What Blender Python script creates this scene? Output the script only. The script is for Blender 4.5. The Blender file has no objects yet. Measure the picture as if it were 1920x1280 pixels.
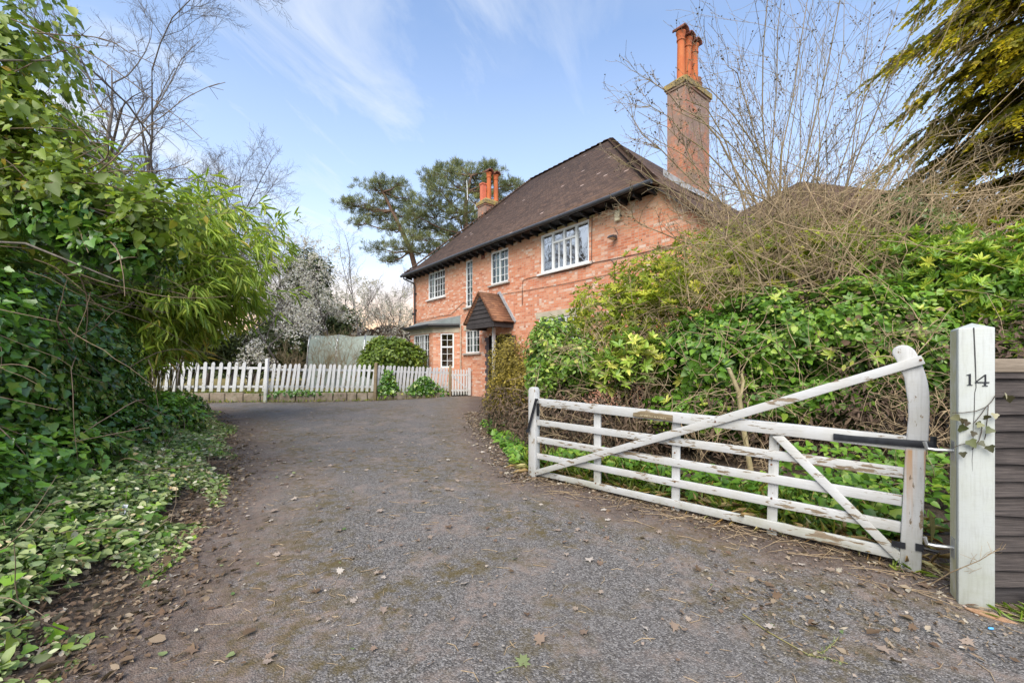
import bpy, bmesh, math, random
import numpy as np
from mathutils import Vector, Matrix
from math import radians, sin, cos, pi
scene = bpy.context.scene
C = scene.collection
FPX = 823.0                      # focal length in pixels of the 1920 px wide photograph
CAMH = 1.4

# ------------------------------------------------------------------ camera
cd = bpy.data.cameras.new('camera')
cam = bpy.data.objects.new('camera', cd); C.objects.link(cam)
cam.location = (0, 0, CAMH); cam.rotation_euler = (radians(90), 0, 0)
cd.sensor_width = 36; cd.lens = 36 * FPX / 1920; cd.shift_y = 50 / 1920
cd.clip_start = 0.05; cd.clip_end = 3000
scene.camera = cam

# ------------------------------------------------------------------ light
SUN_EL, SUN_AZ = radians(48), radians(194)        # azimuth clockwise from +Y
sd = bpy.data.lights.new('sun', 'SUN'); sd.energy = 1.5; sd.angle = radians(50); sd.color = (1, .93, .82)
sun = bpy.data.objects.new('sun', sd); C.objects.link(sun)
sdir = Vector((sin(SUN_AZ) * cos(SUN_EL), cos(SUN_AZ) * cos(SUN_EL), sin(SUN_EL)))
sun.rotation_euler = sdir.to_track_quat('Z', 'Y').to_euler(); sun.location = (0, 0, 30)
scene.view_settings.view_transform = 'Standard'; scene.view_settings.look = 'None'
scene.view_settings.exposure = 1.7; scene.view_settings.gamma = 1
scene.render.film_transparent = False
try:
    scene.cycles.max_bounces = 6; scene.cycles.diffuse_bounces = 3; scene.cycles.glossy_bounces = 3
    scene.cycles.transmission_bounces = 4; scene.cycles.transparent_max_bounces = 8
    scene.cycles.sample_clamp_indirect = 4
except Exception: pass

W = bpy.data.worlds.new('World'); scene.world = W; W.use_nodes = True
def world():
    nt = W.node_tree; N = nt.nodes; L = nt.links
    bg = N['Background']; bg.inputs['Strength'].default_value = 0.15
    sky = N.new('ShaderNodeTexSky'); sky.sky_type = 'NISHITA'; sky.sun_disc = False
    sky.sun_elevation = SUN_EL; sky.sun_rotation = SUN_AZ
    sky.air_density = 1.0; sky.dust_density = 0.5; sky.ozone_density = 2.0
    tc = N.new('ShaderNodeTexCoord')
    sep = N.new('ShaderNodeSeparateXYZ'); L.new(tc.outputs['Generated'], sep.inputs[0])
    def M(op, a, b=None, c=None, clamp=False):
        n = N.new('ShaderNodeMath'); n.operation = op; n.use_clamp = clamp
        for i, v in enumerate((a, b, c)):
            if v is None: continue
            if isinstance(v, (int, float)): n.inputs[i].default_value = v
            else: L.new(v, n.inputs[i])
        return n.outputs[0]
    def mix(f, a, b):
        n = N.new('ShaderNodeMix'); n.data_type = 'RGBA'
        for k, v in ((0, f), (6, a), (7, b)):
            if isinstance(v, (int, float)): n.inputs[k].default_value = v
            elif isinstance(v, tuple): n.inputs[k].default_value = v + (1,)
            else: L.new(v, n.inputs[k])
        return n.outputs[2]
    def ramp(v, stops):
        n = N.new('ShaderNodeValToRGB'); L.new(v, n.inputs[0])
        e = n.color_ramp.elements
        while len(e) < len(stops): e.new(0.5)
        for k, (p, c) in enumerate(stops): e[k].position = p; e[k].color = (c, c, c, 1)
        return n.outputs[0]
    z = sep.outputs[2]
    zz = M('MAXIMUM', M('ADD', z, 0.16), 0.03)
    cx = M('DIVIDE', sep.outputs[0], zz); cy = M('DIVIDE', sep.outputs[1], zz)
    cv = N.new('ShaderNodeCombineXYZ'); L.new(cx, cv.inputs[0]); L.new(cy, cv.inputs[1])
    def noise(scale, rot, sc, loc, detail=8, rough=.62, dist=1.0):
        m0 = N.new('ShaderNodeMapping'); L.new(cv.outputs[0], m0.inputs[0]); m0.inputs['Rotation'].default_value = (0, 0, rot)
        mp = N.new('ShaderNodeMapping'); L.new(m0.outputs[0], mp.inputs[0]); mp.inputs['Scale'].default_value = sc; mp.inputs['Location'].default_value = loc
        t = N.new('ShaderNodeTexNoise'); L.new(mp.outputs[0], t.inputs[0])
        t.inputs['Scale'].default_value = scale; t.inputs['Detail'].default_value = detail; t.inputs['Roughness'].default_value = rough; t.inputs['Distortion'].default_value = dist
        return t.outputs['Fac']
    streak = ramp(noise(1.25, radians(-74), (0.9, 1.9, 1), (3.1, 1.7, 0)), [(.41, 0), (.72, .85)])
    puff = ramp(noise(1.1, 0, (1, 1.15, 1), (7.3, 2.2, 0), 9, .58, .25), [(.42, 0), (.72, .9)])
    puff = M('MULTIPLY', puff, ramp(z, [(.10, .95), (.62, .35)]))
    leftside = ramp(M('ADD', M('MULTIPLY', sep.outputs[0], -.8), .4), [(.3, .35), (.75, 1)])
    streak = M('MULTIPLY', streak, leftside); puff = M('MULTIPLY', puff, leftside)
    cl = M('MAXIMUM', streak, puff)
    haze = ramp(z, [(0.0, .95), (.18, .66), (.36, .28), (.62, .03)])
    cl = M('MAXIMUM', cl, haze)
    # a bright veil of cloud behind and to the left of the viewer (what the windows mirror)
    back = M('ADD', M('MULTIPLY', sep.outputs[0], -.75), M('MULTIPLY', sep.outputs[1], -.66))
    back = ramp(back, [(.25, 0), (.75, .85)])
    cl = M('MAXIMUM', cl, back)
    tint = mix(1.0, sky.outputs[0], (1.0, 1.0, 1.0))
    hs = N.new('ShaderNodeHueSaturation'); L.new(sky.outputs[0], hs.inputs['Color']); hs.inputs['Saturation'].default_value = .97; hs.inputs['Value'].default_value = 0.68
    col = mix(cl, hs.outputs[0], (2.1, 2.2, 2.32))
    # warm low glow on the horizon ahead and left
    g = M('ADD', M('MULTIPLY', sep.outputs[0], -.35), M('MULTIPLY', sep.outputs[1], .94))
    g = M('MULTIPLY', ramp(g, [(.55, 0), (.95, 1)]), ramp(z, [(.08, 1), (.22, 0)]))
    col = mix(g, col, (2.9, 2.0, 1.3))
    L.new(col, bg.inputs['Color'])
world()

# ------------------------------------------------------------------ helpers
def at(px, py, Y):
    return np.array(((px - 960) / FPX * Y, Y, CAMH + (690 - py) / FPX * Y))

class NB:                                            # small node builder for materials
    def __init__(s, name):
        s.m = bpy.data.materials.new(name); s.m.use_nodes = True
        s.N = s.m.node_tree.nodes; s.L = s.m.node_tree.links
        s.p = s.N['Principled BSDF']; s.out = s.N['Material Output']
    def n(s, t, **kw):
        x = s.N.new(t)
        for k, v in kw.items(): setattr(x, k, v)
        return x
    def put(s, v, sock):
        if isinstance(v, (int, float)):
            sock.default_value = v if not hasattr(sock.default_value, '__len__') else (v,) * len(sock.default_value)
        elif isinstance(v, tuple):
            if sock.type == 'RGBA' and len(v) == 3: v = v + (1,)
            sock.default_value = v
        else: s.L.new(v, sock)
    def math(s, op, a, b=None, c=None, clamp=False):
        x = s.n('ShaderNodeMath', operation=op, use_clamp=clamp)
        for i, v in enumerate((a, b, c)):
            if v is not None: s.put(v, x.inputs[i])
        return x.outputs[0]
    def mix(s, f, a, b, blend='MIX'):
        x = s.n('ShaderNodeMix', data_type='RGBA', blend_type=blend)
        s.put(f, x.inputs[0]); s.put(a, x.inputs[6]); s.put(b, x.inputs[7]); return x.outputs[2]
    def ramp(s, v, stops, interp='LINEAR'):
        x = s.n('ShaderNodeValToRGB'); s.put(v, x.inputs[0]); e = x.color_ramp.elements; x.color_ramp.interpolation = interp
        while len(e) < len(stops): e.new(.5)
        for k, (p, c) in enumerate(stops):
            e[k].position = p
            e[k].color = (c, c, c, 1) if isinstance(c, (int, float)) else tuple(c) + (1,)
        return x.outputs[0]
    def obj(s): return s.n('ShaderNodeTexCoord').outputs['Object']
    def uv(s): return s.n('ShaderNodeTexCoord').outputs['UV']
    def gpos(s): return s.n('ShaderNodeNewGeometry').outputs['Position']
    def mapping(s, v, scale=(1, 1, 1), rot=(0, 0, 0), loc=(0, 0, 0)):
        x = s.n('ShaderNodeMapping'); s.put(v, x.inputs[0]); x.inputs['Scale'].default_value = scale
        x.inputs['Rotation'].default_value = rot; x.inputs['Location'].default_value = loc; return x.outputs[0]
    def noise(s, v, scale, detail=4, rough=.55, dist=0):
        x = s.n('ShaderNodeTexNoise'); s.put(v, x.inputs['Vector']); x.inputs['Scale'].default_value = scale
        x.inputs['Detail'].default_value = detail; x.inputs['Roughness'].default_value = rough; x.inputs['Distortion'].default_value = dist
        return x.outputs['Fac']
    def voro(s, v, scale, feature='F1'):
        x = s.n('ShaderNodeTexVoronoi', feature=feature); s.put(v, x.inputs['Vector']); x.inputs['Scale'].default_value = scale
        return x
    def attr(s, name): return s.n('ShaderNodeAttribute', attribute_name=name).outputs['Fac']
    def bump(s, h, dist=.01, strength=1):
        x = s.n('ShaderNodeBump'); s.put(h, x.inputs['Height']); x.inputs['Distance'].default_value = dist; x.inputs['Strength'].default_value = strength
        s.L.new(x.outputs[0], s.p.inputs['Normal'])
    def set(s, color=None, rough=None, metal=None, spec=None):
        if color is not None: s.put(color, s.p.inputs['Base Color'])
        if rough is not None: s.put(rough, s.p.inputs['Roughness'])
        if metal is not None: s.put(metal, s.p.inputs['Metallic'])
        if spec is not None: s.put(spec, s.p.inputs['Specular IOR Level'])
        return s.m

def tag(o, label=None, cat=None, group=None, kind=None):
    if label: o['label'] = label
    if cat: o['category'] = cat
    if group: o['group'] = group
    if kind: o['kind'] = kind
    return o
def empty(name, loc=(0, 0, 0), rz=0.0):
    o = bpy.data.objects.new(name, None); C.objects.link(o); o.location = loc; o.rotation_euler = (0, 0, rz)
    o.empty_display_size = .1
    return o

def mesh_np(name, V, Fs, mat, parent=None, smooth=False, face_attr=None, uvs=None, vert_attr=None, loc=None):
    """V (n,3); Fs list of (m,k) int arrays (or ragged python lists)."""
    me = bpy.data.meshes.new(name)
    V = np.asarray(V, dtype=np.float32)
    me.vertices.add(len(V)); me.vertices.foreach_set('co', V.ravel())
    loops = []; starts = []; tot = []; s0 = 0
    for F in Fs:
        if isinstance(F, np.ndarray):
            m, k = F.shape
            loops.append(F.ravel()); starts.append(s0 + np.arange(m) * k); s0 += m * k
        else:
            for f in F:
                loops.append(np.asarray(f)); starts.append(np.array([s0])); s0 += len(f)
    li = np.concatenate(loops).astype(np.int32); st = np.concatenate(starts).astype(np.int32)
    me.loops.add(len(li)); me.loops.foreach_set('vertex_index', li)
    me.polygons.add(len(st)); me.polygons.foreach_set('loop_start', st)
    if smooth: me.polygons.foreach_set('use_smooth', np.ones(len(st), dtype=bool))
    if uvs is not None:
        ul = me.uv_layers.new(name='UVMap'); ul.data.foreach_set('uv', np.asarray(uvs, dtype=np.float32).ravel())
    for nm, arr in (face_attr or {}).items():
        a = me.attributes.new(nm, 'FLOAT', 'FACE'); a.data.foreach_set('value', np.asarray(arr, dtype=np.float32))
    for nm, arr in (vert_attr or {}).items():
        a = me.attributes.new(nm, 'FLOAT', 'POINT'); a.data.foreach_set('value', np.asarray(arr, dtype=np.float32))
    me.update(calc_edges=True); me.validate()
    if mat is not None: me.materials.append(mat)
    o = bpy.data.objects.new(name, me); C.objects.link(o)
    if parent is not None: o.parent = parent
    if loc is not None: o.location = loc
    return o

class MB:                                            # mesh collector for hand-made shapes, UVs in metres
    def __init__(s): s.V = []; s.F = []; s.U = []
    def face(s, pts, uv=None):
        b = len(s.V); s.V += [tuple(map(float, p)) for p in pts]; s.F.append(list(range(b, b + len(pts))))
        if uv is None:
            p = [Vector(q) for q in pts]; n = (p[1] - p[0]).cross(p[-1] - p[0])
            if n.length < 1e-12: n = Vector((0, 0, 1))
            n.normalize()
            if abs(n.z) > .9: uv = [(q.x, q.y) for q in p]
            else:
                t = Vector((0, 0, 1)).cross(n).normalized(); b2 = n.cross(t)
                uv = [(q.dot(t), q.dot(b2)) for q in p]
        s.U += [tuple(u) for u in uv]
    def hexa(s, P):                                  # 8 pts: bottom 4 ccw, top 4 ccw
        for f in ((3, 2, 1, 0), (4, 5, 6, 7), (0, 1, 5, 4), (1, 2, 6, 5), (2, 3, 7, 6), (3, 0, 4, 7)):
            s.face([P[i] for i in f])
    def box(s, a, b):
        x0, y0, z0 = a; x1, y1, z1 = b
        s.hexa([(x0, y0, z0), (x1, y0, z0), (x1, y1, z0), (x0, y1, z0), (x0, y0, z1), (x1, y0, z1), (x1, y1, z1), (x0, y1, z1)])
    def obox(s, p, q, w, t, up=(0, 0, 1)):           # bar from p to q, width w along 'up', thickness t
        p, q = Vector(p), Vector(q); d = (q - p).normalized(); u = Vector(up); n = d.cross(u).normalized(); u = n.cross(d).normalized()
        P = []
        for c in (-1, 1):
            for (e, sg) in ((p, -1), (q, -1), (q, 1), (p, 1)):
                P.append(e + n * (t / 2 * sg) + u * (w / 2 * c))
        s.hexa(P)
    def prism(s, poly, y0, y1, plane='xz'):          # extrude polygon
        def mk(a, b, y): return (a, y, b) if plane == 'xz' else ((y, a, b) if plane == 'yz' else (a, b, y))
        A = [mk(a, b, y0) for a, b in poly]; B = [mk(a, b, y1) for a, b in poly]
        n = len(poly)
        area = sum(poly[i][0] * poly[(i + 1) % n][1] - poly[(i + 1) % n][0] * poly[i][1] for i in range(n))
        if plane == 'xz': fl = (area > 0) == (y0 < y1)
        else: fl = (area > 0) != (y0 < y1)
        if not fl: A, B = B, A
        s.face(A); s.face(B[::-1])
        for i in range(n):
            j = (i + 1) % n; s.face([A[j], A[i], B[i], B[j]])
    def tube(s, pts, r, k=8, caps=True):
        pts = [Vector(p) for p in pts]; R = r if hasattr(r, '__len__') else [r] * len(pts)
        up = Vector((0, 0, 1)); rings = []
        for i, p in enumerate(pts):
            t = (pts[min(i + 1, len(pts) - 1)] - pts[max(i - 1, 0)]).normalized()
            a = t.cross(up if abs(t.z) < .95 else Vector((1, 0, 0))).normalized(); b = t.cross(a)
            rings.append([p + (a * cos(2 * pi * j / k) + b * sin(2 * pi * j / k)) * R[i] for j in range(k)])
        for i in range(len(pts) - 1):
            for j in range(k):
                j2 = (j + 1) % k; s.face([rings[i][j2], rings[i][j], rings[i + 1][j], rings[i + 1][j2]])
        if caps: s.face(rings[0]); s.face(rings[-1][::-1])
    def lathe(s, c, prof, k=14):                     # prof list (r, z) about vertical axis at c
        for i in range(len(prof) - 1):
            (r0, z0), (r1, z1) = prof[i], prof[i + 1]
            for j in range(k):
                a0, a1 = 2 * pi * j / k, 2 * pi * (j + 1) / k
                s.face([(c[0] + r0 * cos(a0), c[1] + r0 * sin(a0), c[2] + z0), (c[0] + r0 * cos(a1), c[1] + r0 * sin(a1), c[2] + z0),
                        (c[0] + r1 * cos(a1), c[1] + r1 * sin(a1), c[2] + z1), (c[0] + r1 * cos(a0), c[1] + r1 * sin(a0), c[2] + z1)])
    def build(s, name, mat, parent=None, bevel=0, solid=0, merge=False):
        o = mesh_np(name, np.array(s.V), [s.F], mat, parent, uvs=s.U)
        if bevel or merge:
            bm = bmesh.new(); bm.from_mesh(o.data); bmesh.ops.remove_doubles(bm, verts=bm.verts, dist=1e-5)
            bmesh.ops.recalc_face_normals(bm, faces=bm.faces); bm.to_mesh(o.data); bm.free()
        if bevel:
            m = o.modifiers.new('b', 'BEVEL'); m.width = bevel; m.segments = 2; m.limit_method = 'ANGLE'; m.angle_limit = radians(40)
        if solid:
            m = o.modifiers.new('s', 'SOLIDIFY'); m.thickness = solid; m.offset = -1
        return o

# ------------------------------------------------------------------ terrain heights
_LY = [-6, 1, 2, 2.5, 3.4, 4.5, 6, 8.5, 11.6, 12.8, 13.6, 14.2]
_LX = [-2.3, -2.1, -2.1, -2.2, -2.65, -3.15, -3.95, -5.6, -7.9, -9.6, -12, -16]
_RY = [-6, 1.5, 2.4, 2.75, 2.95, 5.1, 6.5, 9.5, 12, 16.5, 40]
_RX = [6.0, 5.0, 3.6, 2.75, 2.45, .1, -.12, -.72, -1.0, -1.25, -1.25]
def leftX(Y): return np.interp(Y, _LY, _LX)
def rightX(Y): return np.interp(Y, _RY, _RX)
def rise(Y): return .33 * (1 - np.exp(-np.maximum(np.asarray(Y, float) - 2.5, 0) / 7))
def gz(X, Y):
    X = np.asarray(X, float); Y = np.asarray(Y, float)
    dl = np.maximum(leftX(Y) - X, 0); dr = np.maximum(X - rightX(Y) - .55, 0)
    fade = np.clip((13.6 - Y) / 2.5, 0, 1)
    return rise(Y) + .42 * (1 - np.exp(-dl / 1.3)) * fade + .10 * (1 - np.exp(-dr / .8)) * np.clip((Y - 2.6) / .8, 0, 1)
# ------------------------------------------------------------------ materials of the setting and of built things
def mat_plain(name, col, rough=.6, metal=0, var=.12, scale=9, spec=None):
    b = NB(name); n = b.noise(b.obj(), scale, 5)
    c = b.mix(b.ramp(n, [(.3, 0), (.7, 1)]), tuple(x * (1 - var) for x in col), tuple(min(1, x * (1 + var)) for x in col))
    return b.set(c, rough, metal, spec)
def mat_soil():
    b = NB('soil'); P = b.gpos()
    n = b.noise(P, 5, 6, .65); f = b.noise(P, 45, 5, .7)
    c = b.ramp(n, [(.3, (.045, .032, .024)), (.55, (.09, .066, .05)), (.75, (.15, .115, .085))])
    c = b.mix(b.ramp(f, [(.35, 0), (.7, .6)]), c, (.2, .155, .115)); b.bump(b.math('ADD', b.math('MULTIPLY', f, .6), n), .03)
    return b.set(c, .95, spec=.2)
def mat_lawn():
    b = NB('lawn'); P = b.gpos()
    n = b.noise(P, 1.2, 5, .6); f = b.noise(P, 38, 6, .75)
    c = b.ramp(n, [(.3, (.16, .14, .05)), (.55, (.28, .22, .085)), (.8, (.36, .28, .12))])
    c = b.mix(b.ramp(f, [(.3, .55), (.7, 0)]), c, (.12, .10, .035)); b.bump(f, .05)
    return b.set(c, .95, spec=.1)
def mat_drive():
    b = NB('asphalt'); P = b.gpos()
    v = b.voro(P, 125); v2 = b.voro(P, 62); rnd = b.n('ShaderNodeSeparateColor'); b.L.new(v.outputs['Color'], rnd.inputs[0])
    rnd2 = b.n('ShaderNodeSeparateColor'); b.L.new(v2.outputs['Color'], rnd2.inputs[0])
    base = b.ramp(rnd.outputs[0], [(0, (.040, .036, .033)), (.45, (.098, .089, .082)), (.74, (.172, .158, .146)), (.94, (.31, .29, .27))])
    base = b.mix(b.ramp(rnd2.outputs[1], [(.84, 0), (.87, .5)]), base, (.25, .235, .22))
    big = b.noise(P, .55, 4, .6); mid = b.noise(P, 2.6, 6, .68, .4); fine = b.noise(P, 17, 5, .7)
    base = b.mix(b.ramp(big, [(.35, 0), (.7, .5)]), base, (.175, .155, .142))
    # pale pinkish dust
    dust = b.math('MULTIPLY', b.ramp(mid, [(.50, 0), (.62, .9)]), b.ramp(fine, [(.38, .15), (.62, 1)]))
    base = b.mix(dust, base, (.265, .205, .170))
    # moss, brown-green, in patches
    e = b.attr('edge')
    m1 = b.noise(b.mapping(P, loc=(13, 4, 0)), .8, 5, .65, .5); m2 = b.noise(b.mapping(P, loc=(3, 9, 0)), 9, 6, .72)
    moss = b.math('MULTIPLY', b.ramp(m1, [(.46, 0), (.60, 1)]), b.ramp(m2, [(.46, 0), (.60, .85)]))
    base = b.mix(moss, base, (.105, .075, .018))
    me_ = b.math('MULTIPLY', b.ramp(b.math('ADD', e, b.math('MULTIPLY', b.math('SUBTRACT', m1, .5), 2.0)), [(.2, 0), (.6, 1), (.9, .6), (1, 0)]), b.ramp(m2, [(.44, 0), (.58, .8)])); base = b.mix(me_, base, (.10, .072, .018))
    # earth creeping in from the edges
    ew = b.math('ADD', e, b.math('MULTIPLY', b.math('SUBTRACT', b.noise(P, 1.9, 6, .7), .5), 1.5))
    earth = b.ramp(ew, [(.0, 1), (.30, .75), (.62, .12), (1.0, 0)])
    ecol = b.ramp(b.noise(P, 22, 6, .72), [(.32, (.040, .027, .021)), (.52, (.105, .072, .055)), (.74, (.24, .18, .14))])
    band = b.math('MULTIPLY', b.ramp(ew, [(.25, 0), (.6, .8), (1.0, .55), (1.0, 0)] if 0 else [(.10, 0), (.42, .85), (.72, .35), (1.0, 0)]), b.ramp(fine, [(.40, .1), (.60, 1)]))
    base = b.mix(band, base, (.25, .185, .148))
    base = b.mix(b.math('MULTIPLY', earth, b.ramp(fine, [(.25, .55), (.6, 1)])), base, ecol)
    h = b.math('ADD', b.math('MULTIPLY', v.outputs['Distance'], -1.2), b.math('MULTIPLY', fine, .8))
    b.bump(h, .006, .8)
    return b.set(base, .82, spec=.35)
def mat_paint(name='white_paint', peel=.62, vert=False, rusty=False, tint=(.54, .545, .55), grime=0.45, dirty=(.40, .36, .25)):
    b = NB(name); O = b.obj()
    st = b.mapping(O, (15, 18, 3.2) if vert else (3.2, 18, 15)); n = b.noise(st, 2.6, 7, .62, .25); n2 = b.noise(b.mapping(O, (2, 9, 9), loc=(4, 2, 1)), 1.1, 3, .5)
    pl = b.math('ADD', n, b.math('MULTIPLY', b.math('SUBTRACT', n2, .5), .55))
    mask = b.ramp(pl, [(peel, 0), (peel + .012, 1)])
    rim = b.ramp(pl, [(peel - .03, 0), (peel, .55)])
    wood = b.ramp(b.noise(b.mapping(O, (3, 60, 60)), 3, 4, .6), [(.3, (.13, .095, .06)), (.7, (.33, .26, .18))])
    g = b.noise(O, 3.3, 6, .65); gf = b.noise(b.mapping(O, (40, 40, 4) if vert else (4, 40, 40)), 2, 5, .6)
    c = b.mix(b.ramp(g, [(.42, 0), (.78, grime)]), tint, dirty)
    c = b.mix(b.ramp(gf, [(.48, 0), (.75, .32)]), c, (.26, .25, .22))
    sg = b.noise(b.mapping(O, (14, 14, 220)), 1.4, 4, .6); c = b.mix(b.ramp(sg, [(.50, 0), (.72, .22)]), c, (.28, .28, .24))
    sz = b.n('ShaderNodeSeparateXYZ'); b.L.new(O, sz.inputs[0]); foot = b.math('MULTIPLY', b.ramp(sz.outputs[2], [(.02, 1), (.35, 0)]), b.ramp(g, [(.35, .1), (.65, .7)])); c = b.mix(foot, c, (.27, .28, .19))
    c = b.mix(b.math('MULTIPLY', rim, .6), c, (.5, .45, .36))
    if rusty:
        rn = b.noise(b.mapping(O, (38, 38, .8)), 1.0, 3, .5); rz = b.ramp(sz.outputs[2], [(.25, 0), (.60, .55), (.84, 1), (.86, 0)]); c = b.mix(b.math('MULTIPLY', rz, b.ramp(rn, [(.52, 0), (.66, .8)])), c, (.48, .24, .07))
    c = b.mix(mask, c, wood); b.bump(b.math('ADD', b.math('MULTIPLY', mask, -1), b.math('MULTIPLY', gf, .25)), .002, .7)
    return b.set(c, .5, spec=.4)
def mat_brick(name='brick', pale=.5, stain=0.35, warm=(1, 1, 1)):
    b = NB(name); U = b.uv(); s = b.n('ShaderNodeSeparateXYZ'); b.L.new(U, s.inputs[0]); u, z = s.outputs[0], s.outputs[1]
    bw, rh = .225, .075
    row = b.math('FLOOR', b.math('DIVIDE', z, rh)); odd = b.math('MODULO', b.math('ABSOLUTE', row), 2)
    uu = b.math('ADD', b.math('DIVIDE', u, bw), b.math('MULTIPLY', odd, .5))
    col = b.math('FLOOR', uu); fx = b.math('FRACT', uu); fz = b.math('FRACT', b.math('DIVIDE', z, rh))
    def wn(a, bb, k):
        c = b.n('ShaderNodeCombineXYZ'); b.put(a, c.inputs[0]); b.put(bb, c.inputs[1]); c.inputs[2].default_value = k
        w = b.n('ShaderNodeTexWhiteNoise'); w.noise_dimensions = '3D'; b.L.new(c.outputs[0], w.inputs[0]); return w.outputs['Value']
    # some stretchers are really two headers
    hd = b.math('GREATER_THAN', wn(col, row, 3.7), .62); half = b.math('FLOOR', b.math('MULTIPLY', fx, 2))
    r = wn(b.math('ADD', col, b.math('MULTIPLY', b.math('MULTIPLY', hd, half), .5)), row, .3)
    r2 = wn(b.math('ADD', col, b.math('MULTIPLY', b.math('MULTIPLY', hd, half), .5)), row, 9.1)
    c = b.ramp(r, [(0, (.46, .165, .09)), (.08, (.61, .22, .12)), (.33, (.69, .265, .14)), (.62, (.72, .32, .185)), (.80, (.74, .39, .25)), (.90, (.75, .49, .36)), (.97, (.76, .58, .47))])
    P = b.gpos(); ef = b.noise(P, 1.1, 5, .65); fn = b.noise(P, 30, 4, .7)
    c = b.mix(b.math('MULTIPLY', b.ramp(ef, [(.4, 0), (.7, pale)]), b.math('GREATER_THAN', r2, .45)), c, (.70, .42, .31))
    c = b.mix(b.ramp(fn, [(.3, .3), (.65, 0)]), c, (.33, .10, .05))
    def edge(f, wdt): return b.math('LESS_THAN', b.math('SUBTRACT', .5, b.math('ABSOLUTE', b.math('SUBTRACT', f, .5))), wdt)
    fx2 = b.math('FRACT', b.math('MULTIPLY', fx, 2))
    mort = b.math('MAXIMUM', edge(fz, .072), b.math('MAXIMUM', edge(fx, .024), b.math('MULTIPLY', hd, edge(fx2, .048))))
    mc = b.mix(b.noise(P, 6, 3), (.48, .33, .25), (.64, .50, .41))
    c = b.mix(mort, c, mc)
    # grey-ochre staining under the eaves (uses the wall's own height)
    if stain:
        st = b.math('ADD', z, b.math('MULTIPLY', b.math('SUBTRACT', b.noise(b.mapping(P, (1, 1, .6)), 1.6, 5, .65), .5), .9))
        c = b.mix(b.ramp(b.math('DIVIDE', st, 8), [(.62, 0), (.70, stain)]), c, (.36, .29, .17))
        wk = b.ramp(b.math('DIVIDE', z, 8), [(.04, .4), (.14, 0)]); c = b.mix(wk, c, (.56, .36, .28))
    if warm != (1, 1, 1): c = b.mix(1, c, warm, 'MULTIPLY')
    b.bump(b.math('ADD', b.math('MULTIPLY', mort, -1), b.math('MULTIPLY', b.math('ADD', fn, r2), .3)), .008, .8)
    return b.set(c, .88, spec=.25)
def mat_chimney():
    b = NB('weathered_brick'); U = b.uv(); P = b.gpos()
    t = b.n('ShaderNodeTexBrick'); b.L.new(U, t.inputs[0]); t.inputs['Scale'].default_value = 1; t.inputs['Brick Width'].default_value = .225; t.inputs['Row Height'].default_value = .075
    t.inputs['Mortar Size'].default_value = .006; t.inputs['Color1'].default_value = (.48, .13, .055, 1); t.inputs['Color2'].default_value = (.60, .22, .10, 1); t.inputs['Mortar'].default_value = (.45, .33, .26, 1)
    s = b.n('ShaderNodeSeparateXYZ'); b.L.new(P, s.inputs[0])
    n = b.math('ADD', b.noise(P, 1.8, 6, .7, .6), b.math('MULTIPLY', b.math('SUBTRACT', s.outputs[2], 9.2), .035))
    c = b.mix(b.ramp(n, [(.36, 0), (.54, .85)]), t.outputs['Color'], (.24, .19, .16))
    g = b.noise(b.mapping(P, loc=(5, 1, 2)), 3.3, 6, .7, .5); c = b.mix(b.ramp(g, [(.56, 0), (.68, .55)]), c, (.48, .40, .35))
    b.bump(t.outputs['Fac'], .008, -.6)
    return b.set(c, .9, spec=.2)
def mat_lichen():
    b = NB('lichened_stone'); P = b.gpos(); n = b.noise(P, 7, 6, .7)
    c = b.ramp(n, [(.3, (.10, .085, .06)), (.48, (.26, .20, .10)), (.6, (.42, .29, .06)), (.75, (.30, .28, .24))]); b.bump(n, .01)
    return b.set(c, .95)
def mat_tiles(name='roof_tiles', c0=(.060, .038, .028), c1=(.108, .068, .048), c2=(.16, .095, .062), moss=.25):
    b = NB(name); U = b.uv(); s = b.n('ShaderNodeSeparateXYZ'); b.L.new(U, s.inputs[0])
    P = b.gpos(); u = s.outputs[0]; wob = b.math('MULTIPLY', b.math('SUBTRACT', b.noise(P, 1.6, 3), .5), .06)
    z = b.math('ADD', s.outputs[1], wob)
    rh, bw = .105, .17
    row = b.math('FLOOR', b.math('DIVIDE', z, rh)); uu = b.math('ADD', b.math('DIVIDE', u, bw), b.math('MULTIPLY', b.math('MODULO', b.math('ABSOLUTE', row), 2), .5))
    col = b.math('FLOOR', uu); fx = b.math('FRACT', uu); fz = b.math('FRACT', b.math('DIVIDE', z, rh))
    cc = b.n('ShaderNodeCombineXYZ'); b.put(col, cc.inputs[0]); b.put(row, cc.inputs[1]); w = b.n('ShaderNodeTexWhiteNoise'); w.noise_dimensions = '2D'; b.L.new(cc.outputs[0], w.inputs[0])
    r = w.outputs['Value']
    c = b.ramp(r, [(0, c0), (.6, c1), (1, c2)])
    n = b.noise(P, .9, 6, .65); c = b.mix(b.ramp(n, [(.35, 0), (.75, .55)]), c, tuple(x * 1.5 for x in c1))
    c = b.mix(b.math('GREATER_THAN', r, .9975), c, (.45, .33, .27))
    c = b.mix(b.ramp(b.noise(P, 3.1, 6, .72), [(.6, 0), (.72, moss)]), c, (.16, .13, .05))
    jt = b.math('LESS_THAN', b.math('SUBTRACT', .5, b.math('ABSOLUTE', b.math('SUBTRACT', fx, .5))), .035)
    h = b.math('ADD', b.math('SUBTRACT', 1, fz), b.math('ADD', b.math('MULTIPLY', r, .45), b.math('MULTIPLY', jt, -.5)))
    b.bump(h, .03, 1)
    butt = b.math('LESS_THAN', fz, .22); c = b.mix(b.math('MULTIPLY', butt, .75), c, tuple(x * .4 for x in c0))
    return b.set(c, .9, spec=.2)
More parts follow.
